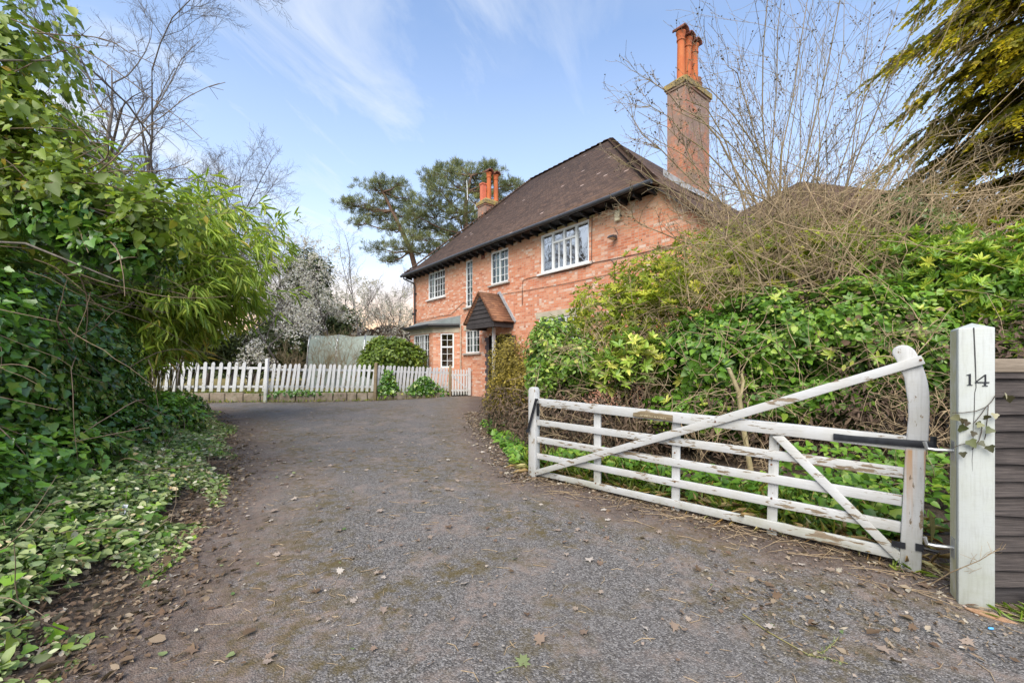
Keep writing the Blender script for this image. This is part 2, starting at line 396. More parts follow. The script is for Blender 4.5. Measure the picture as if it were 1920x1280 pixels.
def mat_terracotta():
    b = NB('terracotta'); P = b.gpos(); n = b.noise(b.mapping(P, (1, 1, .4)), 5, 6, .65)
    c = b.ramp(n, [(.28, (.28, .075, .03)), (.5, (.50, .125, .035)), (.72, (.54, .175, .055))]); b.bump(n, .006)
    return b.set(c, .8)
def mat_wood(name, c0, c1, scale=(2, 30, 30)):
    b = NB(name); O = b.obj(); n = b.noise(b.mapping(O, scale), 2.2, 6, .62, .3); k = b.noise(O, 2.5, 5, .6)
    c = b.mix(b.ramp(n, [(.3, 0), (.72, 1)]), c0, c1); c = b.mix(b.ramp(k, [(.45, 0), (.75, .5)]), c, tuple(x * .55 for x in c0)); b.bump(n, .004)
    return b.set(c, .85, spec=.25)
def mat_stone():
    b = NB('kerb_stone'); O = b.gpos(); n = b.noise(O, 4, 6, .65); f = b.noise(O, 40, 5, .7)
    c = b.ramp(n, [(.3, (.15, .12, .085)), (.5, (.27, .215, .155)), (.7, (.35, .30, .235))]); c = b.mix(b.ramp(b.noise(O, 7, 6, .7), [(.55, 0), (.68, .7)]), c, (.10, .11, .04)); b.bump(b.math('ADD', n, f), .02)
    return b.set(c, .92)
def mat_glass(name, tint=(.75, .82, .82), refl=1.5, add=.06):
    b = NB(name)
    g = b.n('ShaderNodeBsdfGlossy'); g.inputs['Roughness'].default_value = .015; g.inputs['Color'].default_value = (1, 1, 1, 1)
    O = b.obj(); bp = b.n('ShaderNodeBump'); b.put(b.noise(O, 2.3, 2, .5), bp.inputs['Height']); bp.inputs['Distance'].default_value = .012; bp.inputs['Strength'].default_value = .35; b.L.new(bp.outputs[0], g.inputs['Normal'])
    t = b.n('ShaderNodeBsdfTransparent'); t.inputs['Color'].default_value = tint + (1,)
    fr = b.n('ShaderNodeFresnel'); fr.inputs['IOR'].default_value = refl
    mx = b.n('ShaderNodeMixShader'); b.put(b.math('ADD', fr.outputs[0], add, clamp=True), mx.inputs[0]); b.L.new(t.outputs[0], mx.inputs[1]); b.L.new(g.outputs[0], mx.inputs[2])
    b.L.new(mx.outputs[0], b.out.inputs['Surface']); return b.m
M = dict(
    soil=mat_soil(), lawn=mat_lawn(), drive=mat_drive(),
    paint=mat_paint(peel=.612), paint_v=mat_paint('white_paint_upright', .645, True), paint_heel=mat_paint('white_paint_rust_streaked', .665, True, True), fencepaint=mat_paint('fence_paint', .68, True, False, (.68, .685, .69), .2), postpaint=mat_paint('post_paint', .80, True, False, (.50, .525, .51), .45, (.44, .46, .33)),
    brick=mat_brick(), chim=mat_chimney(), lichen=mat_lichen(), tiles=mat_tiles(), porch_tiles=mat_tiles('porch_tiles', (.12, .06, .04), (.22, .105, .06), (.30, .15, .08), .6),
    terra=mat_terracotta(), redpot=mat_plain('red_pot', (.62, .16, .085), .7), upvc=mat_plain('white_frame', (.80, .82, .82), .4, var=.03),
    sill=mat_plain('stone_sill', (.40, .37, .33), .85, var=.25), sillwhite=mat_plain('white_sill', (.72, .72, .70), .6, var=.1), lintel=mat_plain('ochre_lintel', (.44, .35, .18), .9, var=.3, scale=4),
    lintel_grey=mat_plain('concrete_band', (.47, .41, .31), .9, var=.2, scale=4),
    black=mat_plain('black_paint', (.018, .018, .020), .55, var=.3), gutter=mat_plain('grey_gutter', (.045, .047, .052), .35, var=.3), lead=mat_plain('lead_sheet', (.17, .20, .20), .55, var=.3, scale=3),
    flash=mat_plain('pale_flashing', (.36, .37, .39), .6, var=.2), blackwood=mat_wood('black_boards', (.028, .024, .024), (.085, .075, .075)),
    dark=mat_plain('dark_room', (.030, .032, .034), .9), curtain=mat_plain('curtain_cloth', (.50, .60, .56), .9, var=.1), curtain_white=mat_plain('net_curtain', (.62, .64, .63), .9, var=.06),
    glass=mat_glass('window_glass', add=.05), glass_bright=mat_glass('bright_window_glass', (.55, .6, .6), 2.2, .42),
    greydoor=mat_plain('grey_door', (.085, .10, .10), .45, var=.2), bluebrick=mat_plain('blue_brick', (.055, .055, .068), .7, var=.4, scale=30),
    cream=mat_plain('cream_plastic', (.70, .62, .42), .45), steel=mat_plain('galvanised_steel', (.45, .46, .46), .38, .85), cable=mat_plain('cable', (.03, .028, .028), .6),
    iron=mat_plain('black_iron', (.016, .018, .024), .42, var=.5, scale=22), rust=mat_plain('rusty_iron', (.16, .07, .03), .8, var=.5, scale=25),
    oldwood=mat_wood('weathered_oak', (.16, .12, .07), (.33, .26, .16)), lapwood=mat_wood('dark_lap_boards', (.028, .024, .023), (.135, .112, .102), (2.5, 40, 90)), capwood=mat_wood('pale_cap', (.20, .16, .12), (.34, .28, .22)),
    carved=mat_plain('carved_letters', (.52, .45, .30), .9), stone=mat_stone(), vent=mat_plain('vent_clay', (.20, .07, .045), .9),
    crack=mat_plain('crack_shadow', (.06, .06, .06), .9), poly=None)

# ------------------------------------------------------------------ ground, driveway, lawn
rng = np.random.default_rng(7)
def grid_faces(nr, nc):
    i = np.arange(nr - 1)[:, None] * nc + np.arange(nc - 1)[None, :]
    return np.stack([i, i + 1, i + nc + 1, i + nc], -1).reshape(-1, 4)
ys = np.concatenate([[-60, -20, -8], np.arange(-6, 20.01, .3), [22, 26, 32, 45, 70, 120, 250, 500, 900]])
xs = np.concatenate([[-900, -300, -100, -50, -30, -20, -16], np.arange(-14, 8.01, .3), [10, 14, 20, 40, 100, 300, 900]])
XX, YY = np.meshgrid(xs, ys); ZZ = gz(XX, YY)
tag(mesh_np('ground', np.stack([XX, YY, ZZ], -1).reshape(-1, 3), [grid_faces(len(ys), len(xs))], M['soil'], smooth=True), kind='structure')
rows = np.concatenate([np.arange(-6, 20.01, .3)]); ncol = 60
tt = np.linspace(0, 1, ncol); Lx = leftX(rows) - .12; Rx = rightX(rows) + .15
XX = Lx[:, None] + (Rx - Lx)[:, None] * tt[None]; YY = np.repeat(rows[:, None], ncol, 1)
ZZ = np.repeat(rise(rows)[:, None], ncol, 1) + .006
wob = .012 * np.sin(XX * 1.7 + YY * .9) * np.sin(YY * 1.3 - XX * .6); ZZ += np.maximum(wob, 0) * .8
edge = np.minimum((XX - Lx[:, None]) / 1.5, (Rx[:, None] - XX) / 1.1)
edge = np.minimum(edge, np.where(YY > 11, 4, 4))
tag(mesh_np('driveway', np.stack([XX, YY, ZZ], -1).reshape(-1, 3), [grid_faces(len(rows), ncol)], M['drive'], smooth=True, vert_attr={'edge': edge.ravel()}), kind='structure')
# the line of the kerb and fence (front face)
KX = np.array([-17, -12.9, -10.4, -8.0, -6.35, -4.66, -3.6, -2.45]); KY = np.array([14.1, 14.25, 14.35, 14.5, 14.75, 15.15, 15.95, 17.0])
KT = np.array([.60, .59, .59, .585, .57, .55, .51, .46])       # top of the kerb
def kerbY(X): return np.interp(X, np.concatenate([KX, [-1.5, -1.2]]), np.concatenate([KY, [17.75, 19.2]]))
xs = np.concatenate([[-60, -40, -25], np.arange(-17, 14, .35), [20, 40, 60]]); tt = np.concatenate([np.linspace(0, 1, 30) ** 1.6])
XX = np.repeat(xs[None], len(tt), 0); y0 = kerbY(xs) + .10
YY = y0[None] + (70 - y0)[None] * tt[:, None]; ZZ = .53 + .03 * np.sin(XX * .9) * np.cos(YY * .5) + 0 * YY
ZZ = np.where(XX > -2.6, np.minimum(ZZ, .45), ZZ)
tag(mesh_np('lawn', np.stack([XX, YY, ZZ], -1).reshape(-1, 3), [grid_faces(len(tt), len(xs))], M['lawn'], smooth=True), kind='structure')

# ------------------------------------------------------------------ the house
HP = (-1.36, 17.2, 0.0); HA = math.atan2(-.78, .6256)
house = empty('brick_house', HP, HA)
tag(house, 'two storey red brick house with dark tiled hipped roof and tall chimney', 'house')
def fu(px, v=0.0):
    t = (px - 960) / FPX
    return ((17.2 + .6256 * v) * t + 1.36 - .78 * v) / (.6256 + .78 * t)
def fz(px, py, v=0.0):
    return CAMH + (690 - py) / FPX * (17.2 - .78 * fu(px, v) + .6256 * v)
HU = lambda u, v, z: (HP[0] + .6256 * u + .78 * v, HP[1] - .78 * u + .6256 * v, z)
UL, UR, UC, DEP = -5.57, 7.87, 11.55, 11.9
KS, EZ, EO = .894, 5.92, .40       # roof slope, eaves height, overhang
ZT = 5.80                          # wall head
def rect(pxl, pxr, ytl, ytr, ybl, ybr):
    u0, u1 = fu(pxl), fu(pxr)
    return u0, u1, (fz(pxl, ybl) + fz(pxr, ybr)) / 2, (fz(pxl, ytl) + fz(pxr, ytr)) / 2
R_bed = rect(802.8, 834.3, 512.8, 503.8, 561.3, 555); R_stair = rect(873, 885.8, 490, 486.3, 576, 574)
R_mid = rect(920, 953, 473.5, 463.5, 533.9, 528); R_big = rect(1013.5, 1104.3, 441, 411.5, 513, 491.3)
R_loo = rect(872.5, 899, 619.4, 617.6, 662, 660.5)
R_low = (fu(1010), fu(1088), 1.0, fz(1010, 598)); R_door = (.78, 2.15, .30, 2.62)
opens = [R_bed, R_stair, R_mid, R_big, R_loo, R_low, R_door]
wall = MB()
def wall_grid(mb, u0, u1, z0, z1, holes, f):
    us = sorted({u0, u1, *[h[0] for h in holes], *[h[1] for h in holes]}); zs = sorted({z0, z1, *[h[2] for h in holes], *[h[3] for h in holes]})
    for a, b in zip(us, us[1:]):
        for c, d in zip(zs, zs[1:]):
            m = ((a + b) / 2, (c + d) / 2)
            if any(h[0] < m[0] < h[1] and h[2] < m[1] < h[3] for h in holes): continue
            mb.face([f(a, c), f(b, c), f(b, d), f(a, d)], [(a, c), (b, c), (b, d), (a, d)])
def reveal(mb, h, f, dep):          # f(u, z, inset)
    u0, u1, z0, z1 = h
    q = [(u0, z0), (u1, z0), (u1, z1), (u0, z1)]
    for (a, b) in zip(q, q[1:] + q[:1]):
        mb.face([f(a[0], a[1], 0), f(b[0], b[1], 0), f(b[0], b[1], dep), f(a[0], a[1], dep)], [(a[0], a[1]), (b[0] + .001, b[1]), (b[0] + .001, b[1] + dep), (a[0], a[1] + dep)])
wall_grid(wall, UL, UR, -.3, ZT, opens, lambda u, z: (u, 0, z))
for h in opens:
    if h is not R_door: reveal(wall, h, lambda u, z, d: (u, d, z), .10)
recess_sides = MB(); reveal(recess_sides, R_door, lambda u, z, d: (u, d + .001, z), .55)
zc = lambda u: EZ - KS * (u - 8.13) - .16
wall.face([(UR, 0, -.3), (UC, 0, -.3), (UC, 0, zc(UC)), (8.2, 0, ZT), (UR, 0, ZT)], [(UR, -.3), (UC, -.3), (UC, zc(UC)), (8.2, ZT), (UR, ZT)])
wall.face([(UC, 0, -.3), (UC, DEP, -.3), (UC, DEP, zc(UC)), (UC, 0, zc(UC))], [(0, -.3), (DEP, -.3), (DEP, zc(UC)), (0, zc(UC))])
wall.face([(UL, DEP, -.3), (UL, 0, -.3), (UL, 0, ZT), (UL, DEP, ZT)], [(0, -.3), (DEP, -.3), (DEP, ZT), (0, ZT)])
wall.face([(UC, DEP, -.3), (UL, DEP, -.3), (UL, DEP, ZT), (8.2, DEP, ZT), (UC, DEP, zc(UC))])
# plinth course and a slightly proud brick band
wall.build('wall', M['brick'], house)
recess_sides.build('dark_recess_sides', M['black'], house)  # recess sides coloured black to put the doorway's shade into the surface
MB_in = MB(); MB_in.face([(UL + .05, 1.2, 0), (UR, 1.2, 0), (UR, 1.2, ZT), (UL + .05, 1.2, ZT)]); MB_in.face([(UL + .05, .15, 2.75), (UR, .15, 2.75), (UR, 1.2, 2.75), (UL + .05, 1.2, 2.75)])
MB_in.build('dark_room_sheet', M['dark'], house)  # near-black sheets, their colour standing in for the darkness of unlit rooms

# windows: (rect, columns as fractions, has top lights list, bars, frame, curtain)
def window(R, cols, rows, bars, f, name='window', sill=True, sillmat='sillwhite', glass='glass', curtain=None, fr=.055, bar=.016, depth=.07):
    u0, u1, z0, z1 = R; w, h = u1 - u0, z1 - z0; mb = MB()
    def b(a0, a1, c0, c1, d0, d1):
        P = [f(a0, c0, d0), f(a1, c0, d0), f(a1, c0, d1), f(a0, c0, d1), f(a0, c1, d0), f(a1, c1, d0), f(a1, c1, d1), f(a0, c1, d1)]
        mb.hexa(P)
    d0, d1 = depth - .045, depth + .02
    b(u0, u0 + fr, z0, z1, d0, d1); b(u1 - fr, u1, z0, z1, d0, d1); b(u0 + fr, u1 - fr, z0, z0 + fr, d0, d1); b(u0 + fr, u1 - fr, z1 - fr, z1, d0, d1)
    edges = [0] + list(cols) + [1]; xs_ = [u0 + fr / 2 + (w - fr) * e for e in edges]
    for x in xs_[1:-1]: b(x - fr * .55, x + fr * .55, z0 + fr, z1 - fr, d0 + .004, d1)
    for (ci, frac) in rows:                           # transom in a column
        zz = z0 + h * frac; a = xs_[ci] + fr * .55; c = xs_[ci + 1] - fr * .55
        b(a, c, zz - fr * .5, zz + fr * .5, d0 + .007, d1 - .003)
    for (ci, zf0, zf1, nx, nz) in bars:               # glazing bars inside a light
        a = xs_[ci] + fr * .5; c = xs_[ci + 1] - fr * .5; e0 = z0 + h * zf0; e1 = z0 + h * zf1
        for k in range(1, nx): x = a + (c - a) * k / nx; b(x - bar / 2, x + bar / 2, e0 + fr * .5, e1 - fr * .5, d0 + .02, d1 - .012)
        for k in range(1, nz): z_ = e0 + (e1 - e0) * k / nz; b(a, c, z_ - bar / 2, z_ + bar / 2, d0 + .023, d1 - .015)
    o = mb.build(name, M['upvc'], house)
    g = MB(); g.face([f(u0 + .01, z0 + .01, depth), f(u1 - .01, z0 + .01, depth), f(u1 - .01, z1 - .01, depth), f(u0 + .01, z1 - .01, depth)]); g.build('pane', M[glass], o)
    if sill:
        s_ = MB()
        P = [f(u0 - .10, z0 - .075, -.09), f(u1 + .10, z0 - .075, -.09), f(u1 + .10, z0 - .075, .1), f(u0 - .10, z0 - .075, .1), f(u0 - .10, z0 - .02, -.09), f(u1 + .10, z0 - .02, -.09), f(u1 + .10, z0 + .012, .1), f(u0 - .10, z0 + .012, .1)]
        s_.hexa(P); s_.build('sill', M[sillmat], o)
    for (a, c, mt, zf) in (curtain or []):            # curtain from fraction a to c
        cb = MB(); n = max(4, int((c - a) * w / .05)); pts = []
        for k in range(n + 1):
            uu = u0 + w * (a + (c - a) * k / n); pts.append((uu, depth + .12 + .03 * (k % 2)))
        for (p, q) in zip(pts, pts[1:]): cb.face([f(p[0], z0 + h * zf, p[1]), f(q[0], z0 + h * zf, q[1]), f(q[0], z1, q[1]), f(p[0], z1, p[1])])
        cb.build('curtain', M[mt], o)
    return o
F0 = lambda u, z, d: (u, d, z)
window(R_bed, (.34,), [(1, .72)], [(0, 0, 1, 2, 4), (1, 0, .72, 4, 3), (1, .72, 1, 4, 1)], F0, curtain=[(0, .22, 'curtain', 0)])
window(R_stair, (), [], [(0, 0, 1, 2, 7)], F0, sillmat='sill', fr=.045, curtain=[(.05, .95, 'curtain', 0)])
window(R_mid, (.5,), [(1, .70)], [(0, 0, 1, 2, 4), (1, 0, .70, 2, 3), (1, .70, 1, 2, 1)], F0, sillmat='sill', curtain=[(.02, .5, 'curtain', 0), (.55, .98, 'curtain_white', .0)])
window(R_big, (.25, .5, .75), [(1, .72), (2, .72)], [(0, 0, 1, 1, 1), (1, 0, .72, 2, 1), (2, 0, .72, 2, 1)], F0, glass='glass_bright', fr=.06, curtain=[(.02, .98, 'curtain_white', 0)])  # full-width white curtain and extra reflectance imitate bright sky mirrored in the panes
window(R_loo, (.5,), [], [(0, 0, 1, 2, 3), (1, 0, 1, 2, 3)], F0, sillmat='sill', fr=.045, curtain=[(.05, .5, 'curtain_white', 0)])
window(R_low, (.33, .66), [], [(0, 0, 1, 2, 4), (2, 0, 1, 2, 4)], F0, sillmat='sill')
# lintel and stained band over the big window, lintel of the hidden ground floor window
t = MB(); t.box((R_big[0] - .25, -.012, R_big[3] + .003), (R_big[1] + .22, .05, min(ZT - .01, R_big[3] + .42))); t.build('lintel', M['lintel'], house)
t = MB(); t.box((R_low[0] - .12, -.012, R_low[3] + .003), (R_low[1] + .12, .05, R_low[3] + .20)); t.build('lintel', M['lintel_grey'], house)
t = MB(); t.box((R_loo[0] - .1, -.010, R_loo[3] + .003), (R_loo[1] + .1, .05, R_loo[3] + .16)); t.build('lintel', M['lintel_grey'], house)
t = MB(); uv_, zv_ = fu(906), fz(906, 479); t.box((uv_ - .12, -.012, zv_ - .13), (uv_ + .12, .03, zv_ + .13))
for k in range(4): t.box((uv_ - .10, -.018, zv_ - .11 + k * .06), (uv_ + .10, -.012, zv_ - .08 + k * .06))
t.build('air_vent', M['vent'], house)

# bay at the left
BP = 1.13 / math.sqrt(2); bu = -1.29
bay = [(bu, 0), (bu - BP, -BP), (bu - BP - 2.15, -BP), (bu - 2 * BP - 2.15, 0)]
bm_ = MB(); bay_wins = []
ztb = 3.16
for i, (A, B) in enumerate(zip(bay, bay[1:])):
    A = Vector(A); B = Vector(B); d = (A - B); Ln = d.length; d /= Ln; nrm = Vector((d.y, -d.x))      # runs left to right, outward normal
    f = (lambda B, d, nrm: (lambda s_, z, dd: (B.x + d.x * s_ - nrm.x * dd, B.y + d.y * s_ - nrm.y * dd, z)))(B, d, nrm)
    R = [(.30, .88, 1.42, 2.86), (.34, Ln - .34, 1.15, 2.86), (.25, .88, 1.15, 2.86)][i]
    wall_grid(bm_, 0, Ln, -.2, ztb - .28, [R], lambda s_, z: f(s_, z, 0)); reveal(bm_, R, f, .09); bay_wins.append((R, f, Ln, i))
bayo = bm_.build('bay', M['brick'], house)
t = MB()
for i, (A, B) in enumerate(zip(bay, bay[1:])):
    A = Vector(A); B = Vector(B); d = (A - B).normalized(); n = Vector((d.y, -d.x))
    P = []
    for z in (ztb - .28, ztb): P += [(B.x - n.x * .1, B.y - n.y * .1, z), (B.x + n.x * .012, B.y + n.y * .012, z), (A.x + n.x * .012, A.y + n.y * .012, z), (A.x - n.x * .1, A.y - n.y * .1, z)]
    t.hexa([P[i_] for i_ in (1, 2, 3, 0, 5, 6, 7, 4)])
t.build('concrete_band', M['lintel_grey'], bayo)
for (R, f, Ln, i) in bay_wins:
    if i == 0: window(R, (), [(0, .60)], [(0, 0, .60, 2, 3), (0, .60, 1, 2, 2)], f, sillmat='sillwhite', fr=.06, sill=False)
    else: window(R, (.33, .66) if i == 1 else (), [], [(0, 0, 1, 2 if i == 1 else 3, 5)] + ([(1, 0, 1, 3, 5), (2, 0, 1, 2, 5)] if i == 1 else []), f, fr=.05)
t = MB(); top = [(bu + .05, .0), (bu - BP + .12, -BP - .22), (bu - BP - 2.15 - .12, -BP - .22), (bu - 2 * BP - 2.2, 0)]
zb, zw = 3.20, 3.58
for (A, B) in zip(top, top[1:]):
    t.face([(A[0], A[1], zb), (B[0], B[1], zb), (B[0], B[1], zb - .11), (A[0], A[1], zb - .11)][::-1])
t.face([(top[0][0], 0, zw), (top[3][0], 0, zw), (*top[2], zb), (*top[1], zb)]); t.face([(*top[0], zb), (*top[1], zb), (top[0][0], 0, zw)]); t.face([(*top[3], zb), (top[3][0], 0, zw), (*top[2], zb)])
t.face([(top[0][0], 0, zb - .11), (*top[1], zb - .11), (*top[2], zb - .11), (top[3][0], 0, zb - .11)])
t.build('bay_roof', M['lead'], bayo)
t = MB(); t.tube([(top[0][0], -.05, zb - .02), (top[1][0] + .02, top[1][1] - .05, zb - .03), (top[2][0], top[2][1] - .05, zb - .03), (top[3][0], -.05, zb - .02)], .06, 8); t.build('gutter', M['black'], bayo)

# main roof
rl, rr, rz = -3.56, 1.80, EZ + KS * (5.93 + EO)
e0, e1 = -5.95, 8.13
R_ = MB()
def strip(mb, A, B, n, sag=0.0):     # A, B: bottom edge (left,right) and top edge; with a bellcast lift at the foot
    pass
def rp(u, v): return (u, v, EZ + KS * (v + EO))
L0, Rr0 = (e0, -EO, EZ + .05), (e1, -EO, EZ + .05)
def lerp(a, b, t): return tuple(a[i] + (b[i] - a[i]) * t for i in range(3))
LT, RT = (rl, 5.93, rz), (rr, 5.93, rz)
Lf, Rf = lerp((e0, -EO, EZ), LT, .13), lerp((e1, -EO, EZ), RT, .13)
Lf = (Lf[0], Lf[1], Lf[2] - .06); Rf = (Rf[0], Rf[1], Rf[2] - .06)
R_.face([L0, Rr0, Rf, Lf]); R_.face([Lf, Rf, RT, LT])
bk = DEP + EO
Lb, Rb = (e0, bk, EZ), (e1, bk, EZ)
R_.face([Rb, Lb, LT, RT]); R_.face([Lb, L0, Lf, LT])
cu = 11.95; cz = EZ - KS * (cu - e1)
vg = -.10; vgz = (e1 + .0, vg, EZ)
R_.face([(e1, -EO, EZ + .05), (e1 + .001, vg, EZ), Rf]); R_.face([Rf, (e1 + .001, vg, EZ), (e1, bk, EZ), RT])
R_.face([(e1 + .001, vg, EZ), (cu, vg, cz), (cu, bk, cz), (e1 + .001, bk, EZ)])
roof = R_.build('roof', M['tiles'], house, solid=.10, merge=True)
t = MB()     # bonnet tiles along the right hip and the ridge, verge tiles of the catslide
def bonnets(a, b, n, w=.15):
    a, b = Vector(a), Vector(b); d = (b - a).normalized(); sd_ = d.cross(Vector((0, 0, 1))).normalized(); up = sd_.cross(d)
    for k in range(n):
        p = a + (b - a) * (k / n); q = a + (b - a) * ((k + 1.15) / n); lift = up * .05
        t.hexa([p - sd_ * w, p + sd_ * w, q + sd_ * w * .8, q - sd_ * w * .8, p + lift * 1.4 - sd_ * w * .5, p + lift * 1.4 + sd_ * w * .5, q + lift * .5 + sd_ * w * .4, q + lift * .5 - sd_ * w * .4])
bonnets((e1, -EO, EZ + .03), RT, 60); bonnets((e0, -EO, EZ + .03), LT, 52); bonnets(LT, RT, 15, .13)
t.build('ridge_tiles', M['tiles'], roof)
t = MB(); t.obox((e1, vg - .01, EZ - .14), (cu, vg - .01, cz - .14), .16, .03, (0, 1, 0)); t.build('verge_board', M['blackwood'], roof)
# eaves: soffit, rafter ends, gutter, downpipe
t = MB(); t.box((e0 + .05, -EO + .06, EZ - .06), (e1 - .1, 0.0, EZ - .03)); t.build('soffit', M['black'], house)  # black carries the eaves shadow in the soffit's colour
t = MB()
for k in range(32):
    u = e0 + .25 + k * .44
    t.hexa([(u - .03, -EO + .08, EZ - .16), (u + .03, -EO + .08, EZ - .16), (u + .03, -.002, EZ - .20), (u - .03, -.002, EZ - .20), (u - .03, -EO + .08, EZ - .06), (u + .03, -EO + .08, EZ - .06), (u + .03, -.002, EZ - .06), (u - .03, -.002, EZ - .06)])
t.build('rafter_ends', M['black'], house)
t = MB(); pts = [(e0 - .02 + (e1 - e0) * k / 8, -EO - .06, EZ - .02 - .012 * sin(k * 1.3)) for k in range(9)]; t.tube(pts, .062, 10); t.build('gutter', M['gutter'], house)
ud = -5.25
t = MB(); t.tube([(ud - .45, -EO - .06, EZ - .06), (ud - .42, -EO - .06, EZ - .18), (ud - .05, -.1, EZ - .42), (ud, -.08, EZ - .6), (ud, -.08, 4.5), (ud, -.08, zw - .05)], .038, 8)
for z in (5.0, 4.2): t.box((ud - .06, -.1, z - .03), (ud + .06, 0.01, z + .03))
t.build('downpipe', M['black'], house)
t = MB(); t.tube([(-1.12, -.06, 3.2), (-1.12, -.06, .5)], .02, 6); t.build('downpipe', M['lintel_grey'], house)

# porch: gabled hood on a beam, weatherboarded gable, tiled slopes, lead flashing
PU0, PU1, PA = .50, 2.28, 1.43; PD = .83; PE, PZ = 2.98, 4.05
po = MB(); prof = [(-.06, 0), (.10, .07), (.25, .22), (1.0, 1.0)]     # bellcast (fraction across, fraction up)
def slope(sgn):
    for (a, b) in zip(prof, prof[1:]):
        def P(fr, v): 
            u = (PU0 + (PA - PU0) * fr[0]) if sgn < 0 else (PU1 - (PU1 - PA) * fr[0])
            return (u, v, PE + (PZ - PE) * fr[1])
        q = [P(a, -PD - .08), P(a, 0), P(b, 0), P(b, -PD - .08)]
        po.face(q if sgn > 0 else q[::-1])
slope(-1); slope(1)
porch = po.build('porch', M['porch_tiles'], house, solid=-.05, merge=True)
t = MB(); n = 6
for k in range(n):
    z0_, z1_ = PE + .02 + (PZ - PE - .14) * k / n, PE + .02 + (PZ - PE - .14) * (k + 1.12) / n
    def half(z): f_ = min(1, (z - PE) / (PZ - PE)); return PU0 + (PA - PU0) * f_ * .98 + .05, PU1 - (PU1 - PA) * f_ * .98 - .05
    a0, b0 = half(z0_); a1, b1 = half(z1_)
    if b1 - a1 < .02: a1 = b1 = PA
    j = .008 * (k % 2)
    t.hexa([(a0, -PD - .03 - j, z0_), (b0, -PD - .03, z0_ + .01 * (k % 3)), (b0, -PD + .02, z0_), (a0, -PD + .02, z0_), (a1, -PD - .004, z1_), (b1, -PD - .004, z1_), (b1, -PD + .02, z1_), (a1, -PD + .02, z1_)])
t.build('gable_boards', M['blackwood'], porch)
t = MB(); t.box((PU0 + .02, -PD - .02, PE - .16), (PU1 - .02, -PD + .1, PE + .015)); t.box((PU1 - .14, -PD + .1, PE - .16), (PU1 - .02, 0, PE + .0)); t.box((PU0 + .02, -PD + .1, PE - .16), (PU0 + .14, 0, PE)); t.box((PU0 + .14, -PD + .1, PE - .06), (PU1 - .14, -.0, PE - .03))
t.build('beam', M['blackwood'], porch)
t = MB(); t.obox((PU0 - .06, -PD - .09, PE + .03), (PA, -PD - .09, PZ + .04), .05, .03, (0, 0, 1)); t.obox((PU1 + .06, -PD - .09, PE + .03), (PA, -PD - .09, PZ + .04), .05, .03); t.build('verge_tiles', M['porch_tiles'], porch)
t = MB(); t.obox((PU1 + .10, -.015, PE + .03), (PA + .02, -.015, PZ + .13), .11, .03, (0, 0, 1)); t.obox((PU0 - .10, -.015, PE + .03), (PA - .02, -.015, PZ + .13), .05, .03); t.build('flashing', M['flash'], porch)
# door in its recess
t = MB(); t.box((1.02, .50, .32), (1.92, .545, 2.5)); 
for (a, c) in ((1.10, 1.44), (1.52, 1.86)):
    t.box((a, .485, .5), (c, .50, 1.3)); t.box((a, .485, 1.42), (c, .50, 2.35))
door = t.build('door', M['greydoor'], house)
t = MB(); t.box((.80, .42, .32), (1.0, .545, 2.6)); t.box((1.94, .42, .32), (2.13, .545, 2.6)); t.box((1.0, .42, 2.5), (1.94, .545, 2.6)); t.build('door_frame', M['black'], door)
pu = fu(926, -.5); t = MB(); t.box((pu - .045, -.55, .30), (pu + .045, -.46, PE - .14)); t.build('porch_post', M['paint'], porch)
t = MB(); tq = MB()
for k in range(30):
    z = .32 + k * .075; l = .225 if (k // 2) % 2 else .34
    t.box((.775 - l * .7, -.010, z), (.775, .02, z + .065)); tq.box((2.155, -.010, z), (2.155 + l * .7, .02, z + .065))
t.build('blue_brick_quoin', M['bluebrick'], house); tq.build('blue_brick_quoin', M['bluebrick'], house)

# alarm box, flood light, cables
t = MB(); u, z = fu(1160), fz(1160, 405); t.box((u - .085, -.09, z - .15), (u + .085, 0, z + .15)); ab = t.build('alarm_box', M['cream'], house, bevel=.02)
t = MB(); t.box((u + .087, -.07, z - .05), (u + .115, -.02, z + .06)); t.build('strobe_lens', M['black'], ab)
t = MB(); u, z = fu(1155), fz(1155, 446); t.hexa([(u - .10, -.26, z - .03), (u + .10, -.26, z - .03), (u + .10, -.06, z - .055), (u - .10, -.06, z - .055), (u - .08, -.22, z + .035), (u + .08, -.22, z + .035), (u + .08, -.07, z + .03), (u - .08, -.07, z + .03)]); t.box((u - .03, -.08, z - .05), (u + .03, .0, z + .07)); fl = t.build('flood_light', M['gutter'], house)
t = MB(); t.face([(u - .085, -.25, z - .036), (u - .085, -.08, z - .058), (u + .085, -.08, z - .058), (u + .085, -.25, z - .036)]); t.build('lens', M['cream'], fl)
def cable(pp, r=.009, name='cable'):
    t = MB(); t.tube([(fu(a), -.018, fz(a, b)) for a, b in pp], r, 5); t.build(name, M['cable'], house)
cable([(980, 572), (980, 545), (981, 526), (990, 522), (1004, 519), (1040, 512), (1075, 506), (1098, 500), (1112, 493), (1160, 484), (1210, 473), (1262, 459), (1330, 442)])
cable([(1111, 405), (1110, 440), (1110, 488), (1113, 493)]); cable([(1147, 488), (1153, 494), (1153, 560)])
cable([(940, 552), (980, 546), (1060, 532), (1150, 513), (1230, 497)], .006); cable([(1152, 425), (1160, 440)], .006)
